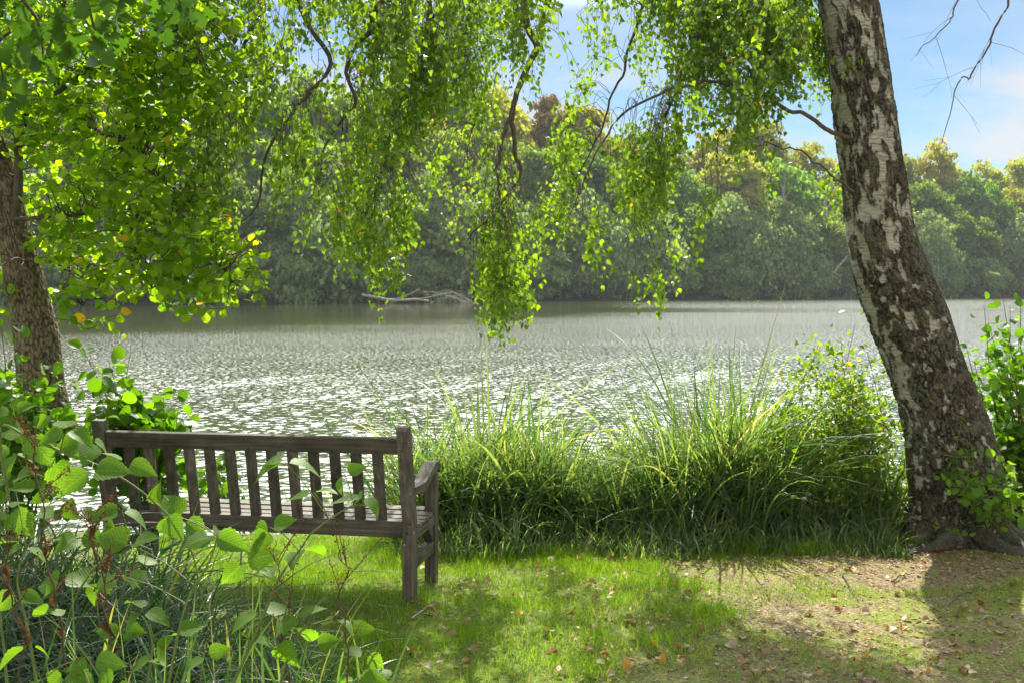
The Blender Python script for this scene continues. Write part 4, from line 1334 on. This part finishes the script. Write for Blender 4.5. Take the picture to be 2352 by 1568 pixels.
# shrubs round the left tree
LS = [
    ((-2.2, 6.9), [P(250, 830, 6.6), P(300, 800, 6.7), P(330, 870, 6.6), P(375, 900, 6.5), P(410, 935, 6.4), P(350, 950, 6.5), P(280, 900, 6.6), P(240, 930, 6.6), P(310, 970, 6.5), P(390, 985, 6.5), P(210, 870, 6.7), P(190, 800, 6.8), P(345, 1000, 6.7), P(270, 1000, 6.7), P(220, 900, 6.6), P(330, 930, 6.6), P(260, 960, 6.5), P(200, 970, 6.5), P(300, 940, 6.4)], .085, 12, 'broad-leaved sapling behind the left end of the bench'),
    ((-2.75, 6.2), [P(30, 760, 6.0), P(10, 840, 6.0), P(60, 880, 5.9), P(-20, 800, 6.1), P(120, 930, 5.9), P(40, 950, 5.8), P(-40, 900, 6.0), P(150, 870, 6.2), P(100, 990, 5.9), P(170, 960, 6.2), P(20, 1010, 5.7), P(0, 720, 6.1), P(70, 820, 5.8), P(-30, 960, 5.8), P(130, 850, 6.4), P(60, 920, 5.7), P(10, 880, 5.8), P(90, 960, 5.6), P(180, 910, 6.3)], .08, 12, 'leafy shrub growing around the foot of the left tree'),
    ((-1.95, 8.6), [P(420, 1060, 8.3), P(460, 1040, 8.3), P(400, 1090, 8.2), P(470, 1090, 8.4), P(385, 1040, 8.3), P(440, 1110, 8.3)], .085, 7, 'bright leafy shoot seen between the bench slats at the waterside'),
]
for (bx, by), tps, sz, per, lab in LS:
    shrub('sapling', (bx, by, float(ground_z(bx, by))), tps, 'alder', M_SAPL, sz, per, lab, 'shrub', .006, .06, sub=2)

# ------------------------------------------------------------------ foreground weeds, bottom left
def cane(pts, Y0, Y1, groups, label, size=.11):
    """an arching cane carrying bunches of large soft leaves"""
    L = line_px(pts, Y0, Y1, 40)
    root = empty('raspberry_cane', L[0])
    tag(root, label, 'plant', 'large-leaved canes in front of the bench')
    g = Geo()
    tubes(g, [L], [np.linspace(.0045, .002, 40)], 7)
    for (px, py, nn_, dY) in groups:
        i = int(np.argmin((L[:, 0] / L[:, 1] * F + CX - px) ** 2 + (HY - (L[:, 2] - CZ) / L[:, 1] * F - py) ** 2))
        c_ = P(px, py, L[i, 1] + dY)
        pet = catmull([L[i], (L[i] + c_) / 2 + np.array([0, 0, .01]), c_], 10)
        tubes(g, [pet], [np.linspace(.0018, .0012, 10)], 5)
        a0 = rng.uniform(0, 6.28)
        for q in range(nn_):
            a = a0 + q * 2 * PI / nn_ + rng.normal(0, .3)
            d = np.array([math.cos(a), math.sin(a) * .6 - .1, rng.normal(-.25, .45)])
            nm = np.array([rng.normal(0, .5), -.55 + rng.normal(0, .35), .75])
            lf = Geo()
            leaves(lf, 'big', [c_ + nrmz(d) * .012], [d], [nm], size * rng.uniform(.5, 1.0))
            lf.build('leaf', M_BIG, root, True, L[0])
    g.build('stem', M_STEM, root, True, L[0])
    return root
cane([(20, 1150), (0, 985), (60, 1000), (150, 1040), (240, 1075), (340, 1140), (430, 1240), (470, 1400)], 3.0, 3.0,
     [(155, 985, 3, -.05), (60, 1000, 2, 0), (120, 1060, 2, .05), (210, 1010, 3, .05), (290, 1060, 2, .0), (370, 1100, 1, .0), (210, 1080, 2, -.08)], 'long arching cane with large serrated leaves crossing in front of the left bench post', .11)
cane([(520, 1600), (590, 1450), (640, 1330), (690, 1260), (720, 1220), (800, 1165), (845, 1160)], 3.1, 3.2,
     [(655, 1060, 3, 0), (720, 1130, 2, .02), (790, 1085, 2, .04), (835, 1140, 3, 0), (620, 1210, 3, 0), (690, 1260, 2, .05), (560, 1290, 2, .0), (610, 1300, 1, .03)], 'tall cane with leaves rising in front of the middle of the bench', .105)
cane([(380, 1620), (400, 1500), (430, 1380), (480, 1290), (500, 1230)], 2.9, 3.0,
     [(490, 1230, 3, 0), (420, 1190, 3, .05), (380, 1180, 2, 0), (300, 1250, 2, .1), (270, 1320, 3, 0)], 'cane with pale green leaves below the bench rail at the left', .105)
cane([(640, 1640), (650, 1540), (690, 1450), (760, 1420), (780, 1400)], 3.0, 3.2,
     [(600, 1400, 2, .1), (680, 1410, 3, 0), (770, 1420, 2, 0), (630, 1480, 2, -.05), (720, 1480, 2, .1), (800, 1440, 1, 0)], 'low spreading cane with leaves in front of the bench legs', .10)
cane([(90, 1640), (80, 1540), (60, 1430), (40, 1330), (60, 1260)], 2.8, 2.9,
     [(60, 1250, 2, 0), (40, 1360, 2, .1), (110, 1410, 2, 0), (70, 1480, 2, 0), (30, 1100, 2, .1)], 'drooping cane with mottled leaves at the left edge', .085)
cane([(800, 1640), (820, 1580), (850, 1520), (870, 1480)], 3.2, 3.3,
     [(840, 1500, 2, 0), (880, 1530, 2, .05), (820, 1560, 2, 0), (910, 1570, 1, .1)], 'short leafy cane at the bottom edge left of the lawn', .085)
cane([(220, 1640), (200, 1560), (170, 1500), (150, 1460)], 2.6, 2.7,
     [(150, 1540, 2, 0), (210, 1510, 2, 0), (100, 1560, 2, 0), (260, 1580, 2, 0)], 'low wilted leafy cane at the bottom left', .085)
cane([(120, 1660), (140, 1500), (170, 1380), (230, 1290), (300, 1250), (350, 1262)], 3.4, 3.5,
     [(180, 1230, 3, 0), (240, 1200, 2, .05), (140, 1330, 3, 0), (220, 1330, 3, .05), (330, 1300, 2, 0), (90, 1180, 3, .1), (280, 1170, 2, .05)], 'leafy cane rising among the dock stalks left of the bench post', .10)
cane([(330, 1660), (340, 1560), (350, 1480), (330, 1420), (290, 1400)], 3.0, 3.1,
     [(330, 1400, 3, 0), (400, 1450, 3, 0), (280, 1450, 2, 0), (350, 1510, 2, 0), (470, 1500, 2, .1)], 'low leafy cane at the bottom between the blades', .085)
cane([(20, 1660), (10, 1500), (-10, 1300), (10, 1150), (60, 1090), (120, 1100)], 3.2, 3.4,
     [(30, 1040, 3, 0), (90, 1120, 3, 0), (20, 1170, 3, .05), (150, 1150, 2, 0), (30, 940, 2, .1), (-10, 1250, 3, 0)], 'leafy cane leaning in from the left edge above the dock stalks', .10)
# shaded undergrowth of long blades
g = Geo()
n = 6500
bx = rng.uniform(-2.6, -.25, n); by = rng.uniform(2.9, 5.3, n)
edge = np.interp(by, [2.9, 3.6, 4.4, 5.3], [-.25, -.55, -1.05, -1.75]) + .15 * rng.normal(0, 1, n)
k = bx < edge
bx, by = bx[k], by[k]; n = len(bx)
base = np.stack([bx, by, ground_z(bx, by)], -1)
hl = np.interp(bx, [-2.4, -1.6, -.9, -.3], [.85, .72, .52, .32])
blades(g, base, hl * rng.uniform(.35, 1.05, n), rng.uniform(.008, .020, n), rng.uniform(.05, .6, n), rng.uniform(.05, .95, n), 10)
tag(g.build('undergrowth', leaf_mat('shade_sedge', [(.02, .05, .015), (.035, .085, .02), (.07, .15, .03)], .4, (1.3, 1.7, .5), .28, .8, autumn=(.04, (.35, .28, .12))), None), 'tangle of long dark green blades at the bottom left', 'undergrowth', kind='stuff')
# broad iris-like blades standing up
for k, (px, py0, py1, Y, nb, lab) in enumerate([(640, 1600, 1280, 3.2, 9, 'stiff broad green blades in front of the bench at the bottom'), (440, 1560, 1190, 3.3, 10, 'stiff broad green blades standing left of centre in the weeds'), (260, 1600, 1300, 3.0, 9, 'upright bright green blades low in the left weeds'), (720, 1620, 1230, 3.5, 7, 'broad blades rising towards the middle of the bench'), (860, 1560, 1330, 3.6, 5, 'arching blue-green blades beside the right rear bench leg'), (500, 1600, 1430, 2.9, 9, 'arching blades at the bottom left of centre')]):
    o3 = P(px, py0, Y); o3[2] = float(ground_z(o3[0], Y))
    g = Geo()
    b0 = np.tile(o3, (nb * 2, 1)) + rng.normal(0, .05, (nb * 2, 3)) * np.array([2, 1, 0])
    H = P(px, py1, Y)[2] - o3[2]
    blades(g, b0, H * rng.uniform(.6, 1.0, nb * 2), rng.uniform(.009, .016, nb * 2), rng.uniform(0, .25, nb * 2), rng.uniform(0, .35 if k != 4 else .9, nb * 2), 12)
    tag(g.build('iris_clump', M_SEDGE, None, False, o3), lab, 'plant', 'broad-bladed clumps in the weeds')
# dried dock stalks
for k, (pts, Y, lab) in enumerate([
    ([(150, 1620), (130, 1400), (100, 1200), (80, 1050), (72, 985)], 2.9, 'rusty dried dock stalk, tallest at the left edge'),
    ([(250, 1620), (225, 1450), (200, 1300), (195, 1190), (205, 1130)], 2.85, 'rusty dried dock stalk with curled brown leaves left of the bench post'),
    ([(690, 1620), (672, 1480), (668, 1340), (650, 1240)], 3.1, 'thin dark dock stalk in front of the bench centre'),
    ([(810, 1620), (790, 1480), (780, 1330), (785, 1240)], 3.15, 'thin dark dock stalk in front of the right bench slats'),
    ([(50, 1620), (40, 1450), (20, 1300), (10, 1200)], 2.8, 'brown dock stalk at the very left edge')]):
    L = line_px(pts, Y, Y, 36)
    root = empty('dock_stalk', L[0])
    tag(root, lab, 'plant', 'dried dock stalks in the weeds')
    L = L + (np.stack([fbm(np.c_[np.linspace(0, 7, 36), np.full(36, k * 3.), np.zeros(36)], 3, 501), np.zeros(36), np.zeros(36)], -1) - np.array([.5, 0, 0])) * .07
    g = Geo(); tubes(g, [L], [np.linspace(.0030, .0010, 36)], 6)
    sd_ = Geo()
    for q in range(9):
        s0 = rng.integers(10, 32)
        e_ = L[s0] + np.array([rng.normal(0, .05), rng.normal(0, .04), rng.uniform(.03, .12)])
        l2 = catmull([L[s0], (L[s0] + e_) / 2, e_], 10)
        tubes(g, [l2], [np.linspace(.0015, .0008, 10)], 4)
        nn_ = 46 if k < 2 else 14
        leaves(sd_, 'birch', l2[rng.integers(2, 10, nn_)] + rng.normal(0, .005, (nn_, 3)), rdir(nn_), rdir(nn_), rng.uniform(.004, .009, nn_))
    if k in (0, 1, 4):
        nn_ = 5
        leaves(sd_, 'birch', L[rng.integers(5, 26, nn_)], rdir(nn_, -1.5, .5), rdir(nn_), rng.uniform(.02, .04, nn_), 4, wid=.5)
    g.build('stem', M_DOCK, root, True, L[0]); sd_.build('seed_head', M_DRY, root, False, L[0])

# ------------------------------------------------------------------ far wood
def crown_mesh(name, seedv, rx, rz, nb, nl, ls, droop=0, cone=0):
    r_ = np.random.default_rng(seedv)
    g = Geo()
    # lobes through the whole crown
    u = r_.normal(0, 1, (nb, 3)); u = nrmz(u) * (r_.random((nb, 1)) ** .45)
    C = u * np.array([rx, rx, rz])
    prof = 1 - cone * (C[:, 2:3] / rz * .5 + .5)
    C[:, :2] *= prof
    C += r_.normal(0, .25, C.shape) * rx * .3
    br = r_.uniform(.10, .28, nb) * rx * 1.35
    per = np.maximum(1, (br ** 2 / (br ** 2).sum() * nl).astype(int))
    pts, nms = [], []
    for c_, b_, n_ in zip(C, br, per):
        v = nrmz(r_.normal(0, 1, (n_, 3)))
        v[:, 2] = np.abs(v[:, 2]) * .9 - .25
        rad_ = b_ * (.35 + .95 * r_.random((n_, 1)))
        q = c_ + v * rad_ * np.array([1.05, 1.05, .95])
        if droop:
            q[:, 2] -= droop * r_.random(n_) * (np.linalg.norm(q[:, :2], axis=1) / rx) * rz * .5
        pts.append(q); nms.append(v)
    pts = np.concatenate(pts); nms = np.concatenate(nms)
    nn_ = len(pts)
    d = r_.normal(0, 1, (nn_, 3)) + np.array([0, 0, -.5 - droop * 2])
    leaves(g, 'clump', pts, d, nms + r_.normal(0, .6, (nn_, 3)), ls * r_.uniform(.5, 1.3, nn_))
    return g
def far_proto(k, name, rx, rz, nb, nl, ls, mt, droop=0, cone=0, trunk_h=6., tr=.3):
    root = empty(name, (0, 0, 0))
    g = crown_mesh('crown', 500 + k, rx, rz, nb, nl, ls, droop, cone)
    lift = trunk_h + rz * .82
    g.V = [v + np.array([0, 0, lift]) for v in g.V]
    g.build('crown', mt, root)
    tg = Geo()
    tubes(tg, [np.array([(0, 0, -1), (.15, 0, trunk_h * .5), (-.1, .1, trunk_h), (.1, 0, lift), (0, 0, lift + rz * .6)])], [[tr * 1.3, tr, tr * .85, tr * .6, tr * .15]], 8)
    for q in range(7):
        a = q * 2.3
        z0 = trunk_h + rz * .16 * q
        tubes(tg, [np.array([(0, 0, z0), (math.cos(a) * rx * .35, math.sin(a) * rx * .35, z0 + rz * .25), (math.cos(a) * rx * .75, math.sin(a) * rx * .75, z0 + rz * .5)])], [[tr * .45, tr * .25, tr * .06]], 6)
    tg.build('trunk', M_FARB, root, True)
    return root
def copy_tree(o):
    c_ = o.copy(); COL.objects.link(c_)
    for ch in o.children:
        d_ = ch.copy(); COL.objects.link(d_); d_.parent = c_
    return c_
PROT = {
    'dark0': far_proto(0, 'broadleaf_tree', 5.2, 8.0, 170, 17000, .46, M_WOOD_F, 0, .3, 5),
    'dark1': far_proto(1, 'broadleaf_tree', 6.0, 7.0, 160, 17000, .48, M_WOOD_F, 0, .15, 6),
    'yell0': far_proto(2, 'broadleaf_tree', 5.0, 8.0, 150, 16000, .44, M_YELL_F, 0, .3, 6),
    'yell1': far_proto(3, 'broadleaf_tree', 5.6, 6.8, 140, 16000, .46, M_YELL_F, 0, .2, 6),
    'will0': far_proto(4, 'willow_tree', 5.4, 5.4, 130, 15000, .40, M_WILL_F, .7, 0, 1.0),
    'will1': far_proto(5, 'willow_tree', 4.6, 4.4, 70, 12000, .40, M_WILL_F, .5, 0, .6),
    'rust0': far_proto(6, 'broadleaf_tree', 4.2, 6.0, 60, 9000, .46, M_RUST_F, 0, .2, 7),
    'shrub': far_proto(7, 'bank_shrub', 2.6, 1.8, 40, 5000, .30, M_WILL_F, .3, 0, .1, .08),
}
used = set()
def ordinal(n):
    w1 = ['first', 'second', 'third', 'fourth', 'fifth', 'sixth', 'seventh', 'eighth', 'ninth', 'tenth', 'eleventh', 'twelfth', 'thirteenth', 'fourteenth', 'fifteenth', 'sixteenth', 'seventeenth', 'eighteenth', 'nineteenth', 'twentieth',
          'twenty-first', 'twenty-second', 'twenty-third', 'twenty-fourth', 'twenty-fifth', 'twenty-sixth', 'twenty-seventh', 'twenty-eighth', 'twenty-ninth', 'thirtieth', 'thirty-first', 'thirty-second']
    return w1[n]
def put(kind, X, Y, s, sz, label, group):
    pr = PROT[kind]
    if kind in used:
        o_ = copy_tree(pr)
    else:
        used.add(kind); o_ = pr
    o_.location = (X, Y, float(ground_z(X, Y)) - .1)
    o_.rotation_euler = (0, 0, rng.uniform(0, 6.28))
    o_.scale = (s, s, sz)
    tag(o_, label, 'shrub' if kind == 'shrub' else 'tree', group)
    return o_
# target sky line of the wood, in photograph pixels
SKYX = [-400, 200, 450, 700, 860, 960, 1040, 1120, 1200, 1290, 1340, 1400, 1480, 1600, 1700, 1800, 1900, 2000, 2100, 2160, 2210, 2260, 2290, 2360, 2500]
SKYY = [190, 175, 195, 190, 215, 225, 190, 215, 225, 240, 265, 290, 300, 320, 300, 322, 335, 352, 350, 335, 318, 350, 375, 362, 360]
def row(dist, px0, px1, n, kinds_, topf, row_name, group, jit=6):
    for i in range(n):
        px = px0 + (px1 - px0) * (i + .5) / n + rng.uniform(-jit, jit)
        Xa = (px - CX) / F * 190
        for _ in range(4):
            Yd = float(far_shore(Xa)) + dist + 0
            Xa = (px - CX) / F * Yd
        Yd += rng.uniform(-.18, .18) * dist
        Xa = (px - CX) / F * Yd
        kd = kinds_(px, i)
        want = (HY - np.interp(px, SKYX, SKYY)) * topf / F * Yd + CZ - float(ground_z(Xa, Yd))
        ht = {'dark0': 21, 'dark1': 19.2, 'yell0': 21.5, 'yell1': 18.6, 'will0': 10.6, 'will1': 8.3, 'rust0': 18.5, 'shrub': 3.6}[kd]
        sz = want / ht * rng.uniform(.98, 1.10)
        s_ = sz ** .6 * rng.uniform(.95, 1.12)
        look = {'dark0': 'deep green tree', 'dark1': 'broad dark green tree', 'yell0': 'yellowing tree', 'yell1': 'yellow-green tree', 'will0': 'grey-green willow', 'will1': 'low grey-green willow', 'rust0': 'rust-brown tree', 'shrub': 'pale low shrub'}[kd]
        put(kd, Xa, Yd, s_, sz, f'{look}, {ordinal(i)} from the left in the {row_name}', group)
row(34, -150, 2520, 26, lambda px, i: 'rust0' if i in (13,) else ('yell0' if (px > 1380 and i % 3) else ('dark0' if i % 2 else ('yell1' if px > 900 else 'dark1'))), 1.0, 'skyline row of the far wood', 'trees of the far wood, back row')
row(17, -170, 2520, 24, lambda px, i: 'yell1' if (px > 1500 and i % 3 == 1) else ('dark1' if i % 2 else 'dark0'), .80, 'middle row of the far wood', 'trees of the far wood, middle row')
row(6.5, -170, 2520, 24, lambda px, i: ('will0' if i % 3 else 'dark1') if px > 500 else ('dark0' if i % 2 else 'will0'), .52, 'front row on the far bank', 'trees of the far wood, front row', 12)
row(2.2, -150, 2520, 26, lambda px, i: 'will1' if i % 3 else 'shrub', .23, 'low fringe over the far waterline', 'willows over the far waterline', 14)
SKYX2 = None
# understorey filling behind the trunks
g = Geo()
n = 26000
X0 = rng.uniform(-110, 160, n); v_ = rng.uniform(3, 48, n)
Y0_ = far_shore(X0) + v_
zz = ground_z(X0, Y0_) + rng.random(n) ** 1.3 * np.where(v_ < 12, 5, 9)
leaves(g, 'clump', np.stack([X0, Y0_, zz], -1), rdir(n, -.3), rdir(n, .5), rng.uniform(.5, 1.4, n))
tag(g.build('wood_undergrowth', M_WOOD_F, None), 'dark undergrowth filling the far wood', 'undergrowth', kind='stuff')

# dead wood on the far bank
def deadwood(name, pts, Y, r0, label, cat, subs=(), r1=.03):
    L = line_px(pts, Y, Y, 24)
    root = empty(name, L[0])
    tag(root, label, cat)
    g = Geo(); tubes(g, [L], [np.linspace(r0, r1, 24)], 8)
    g.build('trunk', M_SNAG, root, True, L[0])
    for s_ in subs:
        g = Geo(); l2 = line_px(s_, Y, Y, 16); tubes(g, [l2], [np.linspace(r0 * .45, r1 * .6, 16)], 6); g.build('branch', M_SNAG, root, True, L[0])
    return root
deadwood('fallen_log', [(832, 678), (862, 683), (890, 689), (925, 690), (958, 688), (985, 692)], 166, .24, 'pale fallen tree trunk lying along the far waterline', 'log', [[(958, 688), (1000, 680), (1040, 672)], [(900, 690), (940, 676), (965, 664)]], .16)
deadwood('leaning_dead_tree', [(1886, 664), (1905, 640), (1922, 618), (1945, 590)], 236, .38, 'pale dead trunk leaning over the far bank left of the birch', 'dead tree', [[(1912, 634), (1922, 640), (1930, 652)]], .2)
deadwood('dead_tree', [(1800, 560), (1798, 480), (1802, 420), (1808, 370)], 243, .4, 'bare pale trunk showing among the yellow trees left of the birch', 'dead tree', [[(1800, 460), (1815, 440), (1830, 430)], [(1799, 440), (1790, 400), (1786, 380)]], .1)
deadwood('dead_tree', [(1896, 500), (1895, 455), (1904, 430), (1930, 390), (1934, 378)], 240, .4, 'forked white dead branches showing just left of the birch trunk', 'dead tree', [[(1897, 480), (1915, 465), (1932, 455)], [(1896, 455), (1892, 420), (1899, 385)]], .1)
# brushy fallen crown at the water
root = empty('brush_pile', P(1060, 690, 170)); tag(root, 'grey fallen branches fanning out over the far waterline', 'branches')
g = Geo()
for q in range(20):
    a = P(rng.uniform(985, 1090), 691, 170); a[2] = WATER_Z
    e_ = P(rng.uniform(955, 1110), rng.uniform(668, 686), 169)
    tubes(g, [catmull([a, (a + e_) / 2 + np.array([0, 0, rng.uniform(.2, 1)]), e_], 9)], [np.linspace(.04, .012, 9)], 4)
g.build('branch', M_SNAG, root, True, P(1060, 690, 170))
# ------------------------------------------------------------------ haze over the lake
HZ = 0.00022
bm = bmesh.new(); bm_box(bm, -420, 420, -30, 560, -6, 75)
bmesh.ops.recalc_face_normals(bm, faces=bm.faces[:])
me = bpy.data.meshes.new('haze'); bm.to_mesh(me); bm.free()
m, t = mat('lake_haze')
pv = N(t, 'ShaderNodeVolumePrincipled', {'Color': (.86, .93, 1.0, 1), 'Density': HZ, 'Anisotropy': .0})
N(t, 'ShaderNodeOutputMaterial', {'Volume': pv.outputs[0]})
me.materials.append(m)
hz_ = link(bpy.data.objects.new('haze', me)); tag(hz_, 'thin pale haze over the lake', 'haze', kind='stuff')
